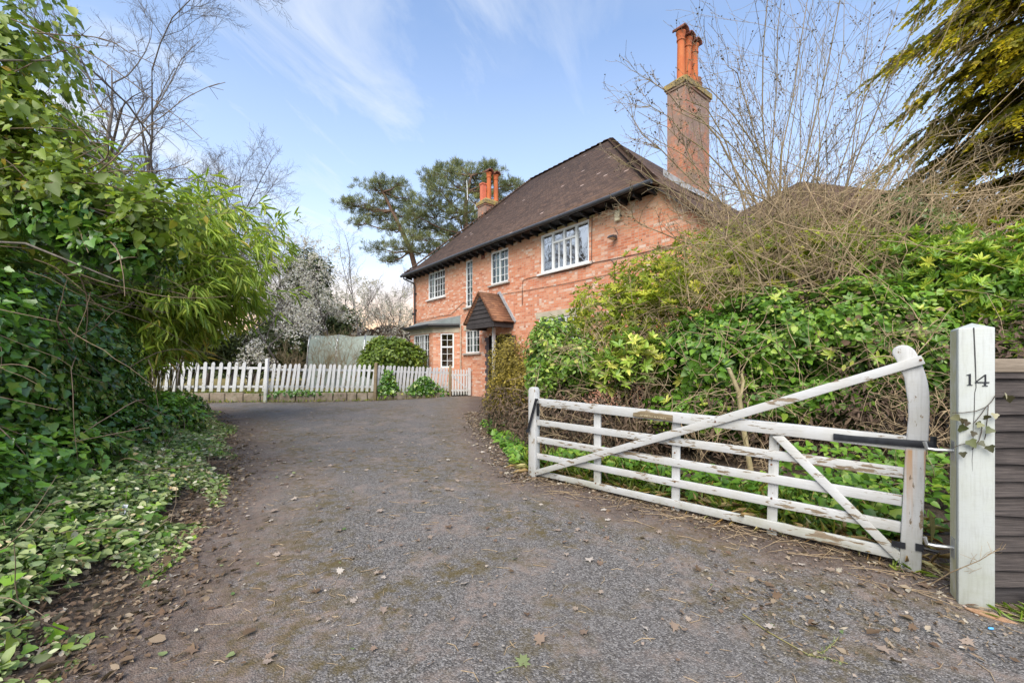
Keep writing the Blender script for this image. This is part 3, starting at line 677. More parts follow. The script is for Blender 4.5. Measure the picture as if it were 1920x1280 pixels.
# wall mounted lamp at the left corner
t = MB(); u, z = fu(779), fz(779, 589); t.box((u - .07, -.16, z - .05), (u + .07, -.02, z + .05)); t.tube([(u, 0, z), (u, -.05, z)], .03, 6); t.build('wall_lamp', M['gutter'], house)
t = MB(); t.tube([(fu(780), -.03, zw + .06), (-3.0, -.02, zw + .12), (-2.0, -.02, zw + .10), (-1.4, -.02, zw + .34), (-1.0, -.02, zw + .5), (-.7, -.02, zw + .42)], .008, 5); t.build('cable', M['cable'], house)

# chimneys
def chimney(u0, u1, v0, v1, z0, z1, name='chimney'):
    t = MB(); t.box((u0, v0, z0), (u1, v1, z1 - .32)); t.box((u0 - .035, v0 - .035, z1 - .32), (u1 + .035, v1 + .035, z1 - .24))
    c = t.build(name, M['chim'], house)
    t = MB(); t.box((u0 - .075, v0 - .075, z1 - .24), (u1 + .075, v1 + .075, z1 - .06)); t.hexa([(u0 - .05, v0 - .05, z1 - .06), (u1 + .05, v0 - .05, z1 - .06), (u1 + .05, v1 + .05, z1 - .06), (u0 - .05, v1 + .05, z1 - .06), (u0 + .12, v0 + .12, z1 + .1), (u1 - .12, v0 + .12, z1 + .1), (u1 - .12, v1 - .12, z1 + .1), (u0 + .12, v1 - .12, z1 + .1)])
    t.build('cap', M['lichen'], c); return c
def pot(par, u, v, z, h, r=.135, hood=True, mat='terra'):
    t = MB(); t.lathe((u, v, z), [(r * 1.12, 0), (r * 1.1, .05), (r * 1.0, .12), (r * .86, h * .80), (r * .88, h * .82), (r * 1.05, h * .825), (r * 1.05, h * .85), (r * .9, h * .855), (r * 1.0, h * .93), (r * 1.22, h * .985), (r * 1.2, h), (r * .9, h), (r * .9, h - .1), (0, h - .1)], 18)
    p = t.build('pot', M[mat], par, merge=True)
    for pl in p.data.polygons: pl.use_smooth = False
    if hood:
        t = MB(); n = 7; w = r * 1.55; l = r * 1.5; zz = z + h
        for k in range(n):
            a0, a1 = pi * k / n, pi * (k + 1) / n
            f_ = lambda a, s: (u + s * l, v - w * cos(a) * .95, zz + .02 + w * .75 * sin(a) ** .7)
            t.face([f_(a0, -1), f_(a0, 1), f_(a1, 1), f_(a1, -1)])
        t.build('hood', M['vent'], p, solid=.035, merge=True)
CU0, CU1, CV0, CV1 = 5.98, 6.65, 3.67, 5.21
ch = chimney(CU0, CU1, CV0, CV1, 5.6, 10.97)
for k in range(3): pot(ch, 6.30, 3.98 + .43 * k, 11.02, 1.66 - .02 * k)
t = MB(); t.lathe((6.35, 5.02, 11.0), [(.11, 0), (.10, .2), (.13, .22), (.13, .3), (.15, .34), (.10, .36), (.10, .55), (.06, .58), (0, .6)], 12); t.build('pot', M['vent'], ch)
cs = lambda u: EZ - KS * (u - e1)
t = MB()
for (a, b, c, d) in ((CU0 - .14, CV0 - .025, CU1 + .14, CV0 - .005),):
    t.hexa([(a, b, cs(a) - .02), (c, b, cs(c) - .02), (c, d, cs(c) - .02), (a, d, cs(a) - .02), (a, b, cs(a) + .20), (c, b, cs(c) + .20), (c, d, cs(c) + .20), (a, d, cs(a) + .20)])
t.box((CU1 + .005, CV0 - .03, cs(CU1) - .1), (CU1 + .025, CV1 + .1, cs(CU1) + .16)); t.hexa([(CU1, CV0 - .1, cs(CU1) + .03), (CU1 + .2, CV0 - .1, cs(CU1 + .2) + .03), (CU1 + .2, CV1 + .1, cs(CU1 + .2) + .03), (CU1, CV1 + .1, cs(CU1) + .03), (CU1, CV0 - .1, cs(CU1) + .05), (CU1 + .2, CV0 - .1, cs(CU1 + .2) + .05), (CU1 + .2, CV1 + .1, cs(CU1 + .2) + .05), (CU1, CV1 + .1, cs(CU1) + .05)])
t.build('flashing', M['flash'], ch)
c2 = chimney(-5.25, -4.55, 3.6, 4.6, 6.0, 10.30)
pot(c2, -4.85, 4.05, 10.35, 1.50, .13); pot(c2, -4.72, 4.42, 10.35, 1.42, .13)
t = MB(); t.box((-5.16, 3.68, 10.34), (-4.92, 3.92, 11.2)); t.box((-5.19, 3.65, 11.2), (-4.89, 3.95, 11.27)); t.build('pot', M['redpot'], c2)
t = MB(); ax, ay = -5.35, 3.5
t.tube([(ax, ay, 9.9), (ax, ay, 10.15), (ax - .3, ay - .3, 10.45), (ax - .32, ay - .32, 11.5)], .022, 6)
t.tube([(ax - 1.1, ay - .75, 11.25), (ax - .1, ay - .2, 11.55)], .014, 5)
for k in range(7):
    f_ = k / 6; c_ = Vector((ax - 1.1 + f_, ay - .75 + .55 * f_, 11.25 + .3 * f_)); d_ = Vector((.22, -.36, .1))
    t.tube([c_ - d_, c_ + d_], .008, 4)
t.build('aerial', M['steel'], c2)

# rear wing with its own lower hipped roof
def hipped(par, u0, u1, v0, v1, zw_, zr, ov=.35):
    t = MB(); t.box((u0, v0, 0), (u1, v1, zw_)); w_ = t.build('rear_wing', M['brick'], par)
    um = (u0 + u1) / 2; run = (u1 - u0) / 2 + ov; a, b, c, d = u0 - ov, u1 + ov, v0 - ov, v1 + ov; t = MB(); ze = zw_ - .1
    r0, r1 = (um, 16.0, zr), (um, max(16.1, d - run), zr)
    t.face([(a, c, ze), (b, c, ze), r0]); t.face([(b, c, ze), (b, d, ze), r1, r0]); t.face([(b, d, ze), (a, d, ze), r1]); t.face([(a, d, ze), (a, c, ze), r0, r1])
    r_ = t.build('roof', M['tiles'], w_, merge=True, solid=.1); return w_
hipped(house, 1.27, 10.57, 11.95, 24.0, 7.85, 11.0)
# ------------------------------------------------------------------ five-bar gate
GH = np.array((2.72, 3.0)); GD = np.array((-.739, .674))
def gp(px, py):
    t = (px - 960) / FPX; x = (GH[0] - GH[1] * t) / (-GD[0] + GD[1] * t); Y = GH[1] + GD[1] * x
    return (float(x), float(CAMH + (690 - py) / FPX * Y))
gate = empty('field_gate', (GH[0], GH[1], 0), math.atan2(GD[1], GD[0]))
tag(gate, 'white peeling five-bar wooden gate standing open beside the drive', 'gate')
# local x runs to the toe, local -y... the face towards the drive is +y
def gpart(name, px, y0, y1, mat='paint', parent=None, bevel=.004):
    t = MB(); t.prism([gp(*p) for p in px], y0, y1); return t.build(name, M[mat], parent or gate, bevel=bevel)
gpart('heel_post', [(1685, 1067.5), (1690, 980), (1697.5, 840), (1700, 810), (1703, 780), (1701.5, 750), (1695, 707.5), (1687, 690), (1680, 675), (1673, 664), (1673.5, 657), (1677, 652), (1684, 648.5), (1692, 647), (1702, 648), (1710, 652), (1716, 658), (1720, 665), (1728, 681), (1735, 700), (1739.5, 717), (1742, 735), (1743, 755), (1743, 775), (1741, 825), (1737, 840), (1732, 960), (1727, 1077)], -.055, .035, 'paint_heel', bevel=.008)
gpart('toe_post', [(995, 893), (995, 731), (996.5, 727), (1000, 725), (1005, 726), (1007.5, 730), (1008, 893)], -.045, .045, 'paint_v', bevel=.006)
gpart('rail', [(1008, 746.5), (1190, 765), (1400, 786), (1700, 817), (1699, 843), (1270, 792), (1008, 760)], -.035, .03)
for q in ([(1008, 786), (1695, 876), (1694, 896), (1008, 797)], [(1008, 818), (1692, 928), (1691, 948), (1008, 829)], [(1008, 849), (1690, 978), (1689, 998), (1008, 859)], [(1008, 881), (1687, 1028), (1686, 1049), (1008, 890)]):
    gpart('rail', q, -.016, .012, bevel=.003)
for q in ([(1111.5, 758), (1124, 759.5), (1124, 920), (1111.5, 917)], [(1259, 777), (1274, 779), (1272, 961), (1257, 957)], [(1442, 797), (1461, 800), (1455, 1008), (1436, 1003)]):
    gpart('upright', q, -.038, -.017, 'paint_v', bevel=.003)
gpart('long_brace', [(1007, 880), (1340, 782), (1727, 666), (1735, 682), (1345, 797), (1009, 890)], .033, .056)
gpart('short_brace', [(1470, 816), (1690, 1035), (1685, 1053), (1449, 817)], .014, .032)
for (a, b) in (((1010, 885), 1), ((1345, 789), 1), ((1726, 675), 1), ((1118, 853), 0), ((1266, 902), 0), ((1447, 933), 0), ((1266, 848), 0), ((1447, 870), 0), ((1264, 950), 0), ((1445, 990), 0), ((1118, 905), 0)):
    x, z = gp(*a); t = MB(); y = .056 if b else .012; t.tube([(x, y - .004, z), (x, y + .004, z)], .008, 8); t.build('bolt', M['rust'], gate)
hs = gpart('strap_hinge', [(1564, 811), (1600, 815), (1750, 826), (1752, 840), (1564, 823)], .0365, .046, 'iron', bevel=.002)
t = MB(); x0, z0 = gp(1754, 833); t.tube([(x0 + .01, .03, z0 - .035), (x0 + .01, .03, z0 + .055)], .017, 10); t.build('hinge_eye', M['iron'], hs)
t = MB(); x0, z0 = gp(1690, 1018); t.box((x0 - .022, .0355, z0 - .02), (x0 + .05, .045, z0 + .02)); t.build('lower_hinge', M['iron'], gate); t = MB(); x0, z0 = gp(1724, 1023); t.box((x0 - .02, .0355, z0 - .022), (x0 + .02, .047, z0 + .025)); t.tube([(x0 - .02, .03, z0), (x0 - .09, .02, z0 - .01)], .010, 6); t.build('lower_hinge', M['iron'], gate)
t = MB(); a = gp(1013, 747); b = gp(997.5, 806); t.tube([(a[0], .075, a[1]), (b[0], .075, b[1])], .016, 8); t.tube([(a[0], .05, a[1] - .01), (a[0], .085, a[1] - .01)], .014, 6); t.tube([(b[0], .06, b[1]), (b[0], .09, b[1])], .022, 8); t.box((a[0] - .02, .046, a[1] - .2), (a[0] + .0, .07, a[1] - .05)); t.build('latch', M['iron'], gate)
npl = gpart('nameplate', [(1191, 779), (1191.5, 773), (1198, 772), (1205, 769.5), (1216, 770), (1232, 773.5), (1240, 774.3), (1264, 777.5), (1264, 789), (1240, 785.3), (1200, 781)], .0305, .052, 'oldwood', bevel=.003)
t = MB(); rr_ = random.Random(5)      # worn, unreadable carving on the plate: short strokes in two groups
x = 1206.0
while x < 1253:
    yb = 778.2 + (x - 1206) * .136
    if not 1224 < x < 1226.5:
        for k in range(2):
            a = gp(x + rr_.uniform(-1, 1), yb - 3.2 + rr_.uniform(-.6, .6) + k * 1.2); b = gp(x + rr_.uniform(-1.8, 1.8), yb + rr_.uniform(-.8, .6))
            t.obox((a[0], .0525, a[1]), (b[0], .0525, b[1]), .0045, .003, (0, 1, 0))
    x += rr_.uniform(2.3, 3.4)
t.build('worn_carving', M['carved'], npl)

# ------------------------------------------------------------------ gate post with the number
def ground_pt(px, py, z=0.0):
    Y = (CAMH - z) * FPX / (py - 690); return Vector(((px - 960) / FPX * Y, Y, z))
FL, FR, BL = ground_pt(1797, 1136), ground_pt(1866, 1150), ground_pt(1781.5, 1097)
ex = (FR - FL); PWD = ex.length; ex.normalize(); ey = Vector((-ex.y, ex.x, 0)); k_ = (1781.5 - 960) / FPX; PDP = (FL.x - k_ * FL.y) / (k_ * ey.y - ey.x)
PHT = 1.632
post = empty('gate_post', FL, math.atan2(ex.y, ex.x)); tag(post, 'square white wooden gate post numbered 14 beside the lap fence', 'gate post')
t = MB(); b_ = .012; zt = PHT
ring = lambda x0, x1, y0, y1, z: [(x0, y0, z), (x1, y0, z), (x1, y1, z), (x0, y1, z)]
A = ring(0, PWD, 0, PDP, -.15); B = ring(0, PWD, 0, PDP, zt); cx, cy = PWD / 2, PDP / 2
for i in range(4):
    j = (i + 1) % 4; t.face([A[i], A[j], B[j], B[i]])
    t.face([B[i], B[j], (cx, cy, zt + .035)])
t.face(A[::-1])
pm = t.build('shaft', M['postpaint'], post, bevel=.004)
def num_poly(polys, x, z, h, name):
    t = MB()
    for pl in polys: t.prism([(x + a * h, z + b * h) for a, b in pl], -.0045, -.0005)
    return t.build(name, M['iron'], post)
kx = PWD / 69.0; zn = PHT - (721 - 615) * PHT / 521.0
zof = lambda py: PHT * (1 - (py - 615.0) / 521.0)
h = zof(699.5) - zof(721)
num_poly([[(.16, 0), (.50, 0), (.50, .045), (.395, .06), (.395, 1.0), (.355, 1.0), (.12, .90), (.12, .865), (.265, .89), (.265, .06), (.16, .045)]], (1808.5 - 1797) * kx, zof(721), h, 'numeral')
num_poly([[(.44, 0), (.78, 0), (.78, .045), (.68, .06), (.68, .27), (.87, .27), (.87, .36), (.68, .36), (.68, 1.0), (.60, 1.0), (.0, .35), (.0, .27), (.55, .27), (.55, .06), (.44, .045)]], (1828.5 - 1797) * kx, zof(722), h, 'numeral')
# cut the counter of the 4 with a sliver of paint
t = MB(); x4 = (1828.5 - 1797) * kx; z4 = zof(722); t.prism([(x4 + .13 * h, z4 + .365 * h), (x4 + .55 * h, z4 + .365 * h), (x4 + .55 * h, z4 + .80 * h)], -.0052, -.0046); t.build('numeral_gap', M['postpaint'], post)
t = MB(); cr = [(1826, 614), (1827, 632), (1828, 655), (1829.5, 690), (1830.5, 725), (1828, 735), (1827, 775), (1825, 800), (1825.5, 830), (1823, 860), (1824, 880)]; wv = [3.0, 2.6, 2.8, 2.6, 1.6, 1.4, 1.6, .9, 1.0, .8, .3]
for (p, q, w0, w1) in zip(cr, cr[1:], wv, wv[1:]):
    a, b = (p[0] - 1797) * kx, (q[0] - 1797) * kx; t.face([(a - w0 * kx / 2, -.0016, zof(p[1])), (b - w1 * kx / 2, -.0016, zof(q[1])), (b + w1 * kx / 2, -.0016, zof(q[1])), (a + w0 * kx / 2, -.0016, zof(p[1]))])
t.build('split', M['crack'], post)
def side_stain():
    b = NB('post_algae'); O = b.obj(); n = b.noise(b.mapping(O, (3, 3, 1)), 4, 6, .65)
    c = b.ramp(n, [(.3, (.60, .59, .50)), (.5, (.48, .45, .27)), (.7, (.62, .60, .52))]); return b.set(c, .9)
t = MB(); t.face([(-.0015, PDP - .004, 0), (-.0015, .03, 0), (-.0015, .03, PHT - .01), (-.0015, PDP - .004, PHT - .01)]); t.build('algae_streaks', side_stain(), post)
iw = post.matrix_basis.inverted()
def post_hook(py, name='hinge_hook'):
    z = zof(py); t = MB(); 
    t.tube([(.0, PDP * .55, z), (-.09, PDP * .45, z), (-.125, PDP * .42, z + .005), (-.135, PDP * .42, z + .045)], .011, 8); t.box((-.006, PDP * .35, z - .06), (.0, PDP * .75, z + .06)); t.build(name, M['steel'], post)
post_hook(848); post_hook(1035)

# ------------------------------------------------------------------ lap fence panel on the right
lf = empty('lap_fence_panel', (FR.x + .015, FR.y + .09, 0), radians(-3)); tag(lf, 'dark brown overlapped board fence panel right of the numbered post', 'fence')
LFW = 1.9; rr_ = random.Random(3)
zb = .13; t = MB()
while zb < 1.36:
    hgt = rr_.uniform(.085, .115); n = 12; P0 = []; P1 = []
    for k in range(n + 1):
        x = LFW * k / n; w0 = .006 * sin(x * 5 + zb * 40) + rr_.uniform(-.004, .004); P0.append((x, -.034, zb + w0)); P1.append((x, -.006, zb + hgt + .012))
    for k in range(n):
        t.face([P0[k], P0[k + 1], P1[k + 1], P1[k]]); t.face([(P0[k][0], -.004, P0[k][2]), (P0[k + 1][0], -.004, P0[k + 1][2]), P0[k + 1], P0[k]]); t.face([(P0[k][0], -.0345, P0[k][2]), (P0[k + 1][0], -.0345, P0[k + 1][2]), (P0[k + 1][0], -.0335, P0[k + 1][2] + .008), (P0[k][0], -.0335, P0[k][2] + .008)])
    zb += hgt
t.face([(0, .004, .1), (LFW, .004, .1), (LFW, .004, 1.4), (0, .004, 1.4)])
t.build('boards', M['lapwood'], lf)
t = MB(); t.box((-.01, -.035, 1.375), (LFW, .03, 1.455)); t.build('top_rail', M['capwood'], lf, bevel=.006)
t = MB(); t.box((.55, -.02, .09), (.6, .03, 1.37)); t.box((0.005, -.02, .09), (.03, .03, 1.37)); t.build('batten', M['lapwood'], lf)
t = MB(); t.box((0, -.01, -.1), (LFW, .03, .125)); t.build('gravel_board', M['blackwood'], lf)
t = MB(); c0 = Vector((FR.x + .20, FR.y + .02, .05)); t.tube([c0 + Vector((.35 * k / 12, -.06 * sin(pi * k / 12) - .02 * k / 12, .045 - .05 * sin(pi * k / 12) + .03 * (k / 12) ** 2)) for k in range(13)], [.014 + .006 * sin(pi * k / 12) for k in range(13)], 10)
tag(t.build('hose', M['iron'], None), 'short length of black hose lying under the lap fence', 'hose')

# ------------------------------------------------------------------ picket fence, kerb stones, little gate
def kp(s):                                            # point along the kerb line at X
    return float(np.interp(s, KX, KY))
rr_ = random.Random(11)
fence = empty('picket_fence', (-8.0, 14.6, .58)); tag(fence, 'long white picket fence with leaning pales along the stone kerb', 'fence')
off = Vector((-8.0, 14.6, .58))
def FP(X):                                            # fence plane is .14 behind the kerb face
    X = float(X); return Vector((X, kp(X) + .14, float(np.interp(X, KX, KT))))
posts_x = [-13.0, FP(0).x if False else -8.13, -4.78, -2.42]
ivy_gap = []
def picket(mb, p, d, nrm, w, h, lean, brk):
    tp = Vector((0, 0, 1)) + d * lean
    a = p - d * w / 2; b = p + d * w / 2; th = nrm * .009
    if brk: shp = [(a, .06), (b, .06), (b, h * brk), (p + d * w * .1, h * brk + .05), (a, h * brk - .03)]
    else: shp = [(a, .035), (b, .035), (b, h - .055), (p + d * w * .28, h - .012), (p, h), (p - d * w * .28, h - .012), (a, h - .055)]
    pts = [q + tp * z for q, z in shp]
    mb.face([q + th - off for q in pts]); mb.face([q - th - off for q in pts[::-1]])
    for i in range(len(pts)):
        j = (i + 1) % len(pts); mb.face([pts[i] + th - off, pts[i] - th - off, pts[j] - th - off, pts[j] + th - off])
for si, (x0, x1, n, hh, lean) in enumerate(((-13.0, -8.13, 20, 1.02, .10), (-8.13, -4.78, 21, .97, .12), (-4.78, -2.42, 21, .95, .12))):
    A, B = FP(x0), FP(x1); d = (B - A); d.z = 0; d.normalize(); nrm = Vector((d.y, -d.x, 0))
    for zr in (.20, hh - .20):
        t = MB(); t.obox(FP(x0) + Vector((0, 0, zr)) - nrm * .03 - off, FP(x1) + Vector((0, 0, zr + .0)) - nrm * .03 - off, .075, .035); t.build('rail', M['fencepaint'], fence)
    for k in range(n):
        x = x0 + (x1 - x0) * (k + .6) / (n + .2); t = MB(); p = FP(x)
        if si == 0 and k in (17,): hh_, brk = hh, .75
        else: hh_, brk = hh + rr_.uniform(-.015, .015), 0
        picket(t, p, d, nrm, .092 if si else .112, hh_, lean + rr_.uniform(-.025, .03), brk); t.build('picket', M['fencepaint'], fence)
for x, hgt, mt in ((-13.05, 1.0, 'fencepaint'), (-8.13, 1.12, 'fencepaint'), (-4.72, 1.02, 'oldwood'), (-2.42, 1.05, 'oldwood')):
    p = FP(x) - off; f = .16 if x in (-8.13, -4.72) else 0; t = MB(); zb_ = -.34 if f else -.2
    t.hexa([(p.x - .05, p.y - .05 - f, p.z + zb_), (p.x + .05, p.y - .05 - f, p.z + zb_), (p.x + .05, p.y + .05 - f, p.z + zb_), (p.x - .05, p.y + .05 - f, p.z + zb_)] + [(p.x - .045 + .01, p.y - .05 - f * .4, p.z + hgt), (p.x + .045 + .01, p.y - .05 - f * .4, p.z + hgt), (p.x + .045 + .01, p.y + .05 - f * .4, p.z + hgt + .02), (p.x - .045 + .01, p.y + .05 - f * .4, p.z + hgt + .02)])
    t.build('fence_post', M[mt], fence, bevel=.006)
# kerb
kerb = empty('stone_kerb', (-8, 14.5, .3)); tag(kerb, 'low kerb of rough brown stones under the picket fence', 'kerb')
ko = Vector((-8, 14.5, .3)); x = -13.6
while x < -2.5:
    w = rr_.uniform(.3, .62) * (1 - .4 * max(0, (x + 5) / 3)); x1 = min(x + w, -2.46); t = MB()
    a = Vector((x + .012, kp(x + .012), 0)); b = Vector((x1 - .012, kp(x1 - .012), 0)); n = Vector((b.y - a.y, -(b.x - a.x), 0)).normalized()
    ztp = float(np.interp(x, KX, KT)) + rr_.uniform(-.025, .012); zbt = .15; o_ = rr_.uniform(-.02, .02); bk_ = -n * .22
    P = [a + n * o_, b + n * (o_ + rr_.uniform(-.02, .02)), b + bk_, a + bk_]
    t.hexa([(q + Vector((0, 0, zbt)) - ko) for q in P] + [(q - n * .02 * (i < 2) + Vector((0, 0, ztp + rr_.uniform(-.012, .012))) - ko) for i, q in enumerate(P)])
    t.build('stone', M['stone'], kerb, bevel=.02); x = x1
# little picket gate between the end post and the house
ga, gb = Vector((-2.36, 17.12, 0)), Vector((-1.60, 17.45, 0)); gd = (gb - ga).normalized(); gn = Vector((gd.y, -gd.x, 0)); GL = (gb - ga).length; gz0 = float(rise(17.3)) + .02
pg = empty('picket_gate', (ga.x, ga.y, gz0), math.atan2(gd.y, gd.x)); tag(pg, 'small white picket gate closed between fence and house wall', 'gate')
for k in range(7):
    x = .05 + (GL - .16) * k / 6; w = .06; hgt = 1.03 + .03 * sin(pi * k / 6); t = MB()
    if k < 6: t.prism([(x - w / 2, .04), (x + w / 2, .04), (x + w / 2, hgt - .05), (x, hgt), (x - w / 2, hgt - .05)], -.02, 0)
    else: t.prism([(x - .05, .02), (x + .06, .02), (x + .06, 1.10), (x - .05, 1.10)], -.03, .04)
    t.build('picket' if k < 6 else 'stile', M['fencepaint'], pg)
for z in (.22, .82):
    t = MB(); t.box((0, .001, z - .035), (GL - .1, .03, z + .035)); t.build('rail', M['fencepaint'], pg)
t = MB(); t.obox((.05, .045, .78), (GL - .15, .045, .26), .06, .02); t.build('brace', M['fencepaint'], pg)
# ------------------------------------------------------------------ plants: shared makers
def leafmat(name, stops, rough=.5, trans=.25, spec=.4, clump=.25):
    b = NB(name); r = b.attr('rnd'); c = b.ramp(r, [(p_, tuple(min(.8, x * g_) for x, g_ in zip(k_, {'bramble_leaf': (1.6, 1.5, 1.35), 'brown_hedge_leaf': (1.15, 1.15, 1.15), 'bamboo_leaf': (1.75, 1.75, 1.3), 'bush_leaf': (1.35, 1.5, 1.2), 'conifer_spray': (1.9, 1.75, 1.2)}.get(name, (2.05, 1.75, 1.25))))) for p_, k_ in stops] if name not in ('white_blossom', 'dead_leaf', 'pale_fallen_leaf', 'green_fallen_leaf', 'bronzed_ivy_leaf') else stops)
    n = b.noise(b.gpos(), 2.2, 3, .6); c = b.mix(b.ramp(n, [(.35, 0), (.7, clump)]), c, b.mix(.5, c, (.16, .15, .03)))
    g = b.n('ShaderNodeNewGeometry').outputs['Backfacing']; c2 = b.mix(b.math('MULTIPLY', g, .45), c, b.mix(.5, c, (.30, .34, .24)))
    b.set(c2, rough, spec=spec)
    if trans:
        t = b.n('ShaderNodeBsdfTranslucent'); b.L.new(b.mix(1, c, (1.15, 1.2, .65), 'MULTIPLY'), t.inputs[0])
        m = b.n('ShaderNodeMixShader'); m.inputs[0].default_value = trans
        b.L.new(b.p.outputs[0], m.inputs[1]); b.L.new(t.outputs[0], m.inputs[2]); b.L.new(m.outputs[0], b.out.inputs['Surface'])
    return b.m
def barkmat(name, c0, c1, moss=None):
    b = NB(name); P = b.gpos(); n = b.noise(b.mapping(P, (1, 1, .35)), 22, 5, .65)
    c = b.mix(b.ramp(n, [(.3, 0), (.7, 1)]), c0, c1)
    if moss: c = b.mix(b.ramp(b.noise(P, 2.5, 5, .6), [(.45, 0), (.65, .7)]), c, moss)
    b.bump(n, .01); return b.set(c, .9, spec=.2)
G = dict(
    ivy=leafmat('ivy_leaf', [(0, (.016, .055, .011)), (.35, (.032, .10, .015)), (.7, (.065, .16, .022)), (.92, (.13, .215, .04)), (1, (.22, .26, .06))], .26, .15, .6),
    ivy_light=leafmat('sunlit_ivy_leaf', [(0, (.04, .075, .014)), (.4, (.085, .15, .022)), (.75, (.14, .22, .035)), (.92, (.24, .27, .05)), (1, (.36, .27, .05))], .4, .35, .5),
    bramble=leafmat('bramble_leaf', [(0, (.035, .070, .025)), (.30, (.075, .13, .04)), (.58, (.15, .21, .07)), (.78, (.26, .31, .17)), (.92, (.44, .46, .36)), (1, (.42, .33, .20))], .5, .15, .4),
    bamboo=leafmat('bamboo_leaf', [(0, (.07, .12, .018)), (.3, (.15, .23, .036)), (.65, (.27, .35, .06)), (.92, (.34, .37, .10)), (1, (.44, .34, .12))], .42, .35, .4),
    olive=leafmat('olive_leaf', [(0, (.07, .065, .018)), (.4, (.14, .125, .026)), (.75, (.21, .19, .035)), (1, (.32, .24, .07))], .6, .25),
    rhodo=leafmat('rhododendron_leaf', [(0, (.035, .09, .018)), (.4, (.08, .17, .028)), (.75, (.17, .27, .05)), (1, (.34, .38, .12))], .38, .2, .5),
    lime=leafmat('lime_leaf', [(0, (.07, .12, .018)), (.4, (.14, .21, .026)), (.75, (.26, .33, .045)), (1, (.45, .40, .10))], .5, .35),
    mid=leafmat('heart_leaf', [(0, (.025, .075, .012)), (.4, (.055, .145, .018)), (.75, (.105, .22, .03)), (1, (.22, .31, .06))], .42, .25, .45),
    spear=leafmat('spear_leaf', [(0, (.04, .10, .018)), (.4, (.09, .19, .028)), (.75, (.18, .30, .04)), (1, (.36, .41, .09))], .45, .3),
    dark=leafmat('evergreen_leaf', [(0, (.020, .036, .015)), (.5, (.038, .062, .024)), (.85, (.065, .095, .035)), (1, (.12, .13, .05))], .6, .15),
    needle=leafmat('pine_needle', [(0, (.034, .052, .028)), (.45, (.068, .095, .045)), (.8, (.115, .145, .065)), (1, (.20, .215, .10))], .6, .1, .3),
    conifer=leafmat('conifer_spray', [(0, (.06, .075, .012)), (.3, (.16, .16, .016)), (.6, (.36, .29, .02)), (1, (.53, .42, .04))], .6, .4),
    round=leafmat('bush_leaf', [(0, (.055, .085, .016)), (.45, (.11, .155, .024)), (.8, (.19, .22, .036)), (1, (.30, .25, .06))], .42, .25),
    blossom=leafmat('white_blossom', [(0, (.62, .56, .54)), (.6, (.78, .74, .72)), (1, (.82, .80, .79))], .7, .3, .2, 0),
    litter=leafmat('dead_leaf', [(0, (.085, .052, .034)), (.35, (.15, .095, .062)), (.6, (.24, .17, .115)), (.85, (.36, .29, .21)), (1, (.50, .45, .37))], .75, .1, .3),
    fallen=leafmat('pale_fallen_leaf', [(0, (.14, .085, .055)), (.45, (.26, .185, .14)), (.8, (.38, .30, .245)), (1, (.52, .46, .40))], .75, .1, .3),
    greenfall=leafmat('green_fallen_leaf', [(0, (.07, .14, .03)), (.6, (.18, .25, .10)), (1, (.33, .34, .16))], .55, .2),
    grass=leafmat('grass_blade', [(0, (.045, .10, .012)), (.5, (.12, .21, .022)), (.85, (.24, .29, .05)), (1, (.40, .34, .14))], .55, .3),
    straw=leafmat('straw_blade', [(0, (.20, .14, .07)), (.5, (.36, .27, .14)), (1, (.52, .44, .28))], .8, .1),
    needlebrown=leafmat('brown_hedge_leaf', [(0, (.055, .035, .026)), (.5, (.11, .07, .05)), (1, (.19, .13, .09))], .8, .1))
K = dict(
    bark=barkmat('grey_bark', (.085, .070, .058), (.20, .175, .15)), bark_dark=barkmat('dark_bark', (.045, .036, .03), (.12, .095, .075)), bark_far=barkmat('far_grey_twigs', (.11, .095, .088), (.20, .175, .165)),
    shrub=barkmat('tan_twig', (.19, .14, .085), (.42, .33, .22), (.22, .19, .08)), tan=barkmat('dead_twig', (.24, .165, .095), (.56, .43, .27)), culm=barkmat('bamboo_culm', (.15, .15, .05), (.34, .29, .13)),
    pine=barkmat('pine_bark', (.10, .06, .04), (.22, .14, .10)), ivystem=barkmat('ivy_stem', (.12, .085, .055), (.30, .225, .15)))

def half(o):  # mirrored two-lobe template from upper outline o: list of (x, y, z)
    n = len(o); pts = [o[0]] + o[1:-1] + [o[-1]] + [(x, -y, z) for x, y, z in o[1:-1]]
    up = [0] + list(range(1, n)); lo = [n - 1] + list(range(2 * n - 3, n - 1, -1)) + [0]
    return np.array(pts, float), [up[::-1] if False else up, [0] + list(range(n, 2 * n - 2)) + [n - 1]][0:2]
def shape(o):
    V, (u, l) = half(o); return V, [np.array(u[::-1]), np.array(l)]
SH = dict(
    ivy=shape([(0, 0, 0), (-.06, .30, .05), (.22, .50, .08), (.45, .30, .04), (.70, .22, .02), (1, 0, -.06)]),
    heart=shape([(0, 0, 0), (-.04, .28, .05), (.25, .42, .07), (.65, .24, .02), (1, 0, -.08)]),
    oval=shape([(0, 0, 0), (.25, .25, .05), (.65, .24, .03), (1, 0, -.08)]),
    small=shape([(0, 0, 0), (.5, .26, .05), (1, 0, -.03)]),
    lance=shape([(0, 0, 0), (.35, .13, .03), (.75, .10, -.03), (1, 0, -.14)]),
    blade=shape([(0, 0, 0), (.30, .065, .0), (.68, .05, -.09), (1, 0, -.30)]),
    grass=shape([(0, 0, 0), (.35, .028, .03), (.7, .02, -.06), (1, 0, -.28)]),
    needle=shape([(0, 0, 0), (.5, .045, 0), (1, 0, 0)]),
    curl=shape([(0, 0, 0), (.15, .28, .16), (.5, .36, .20), (.8, .22, .06), (1, 0, .14)]))
_mp = [(-.02, .02), (.12, .20), (-.04, .44), (.26, .32), (.38, .58), (.48, .24), (.70, .36), (.68, .14), (1.0, 0)]
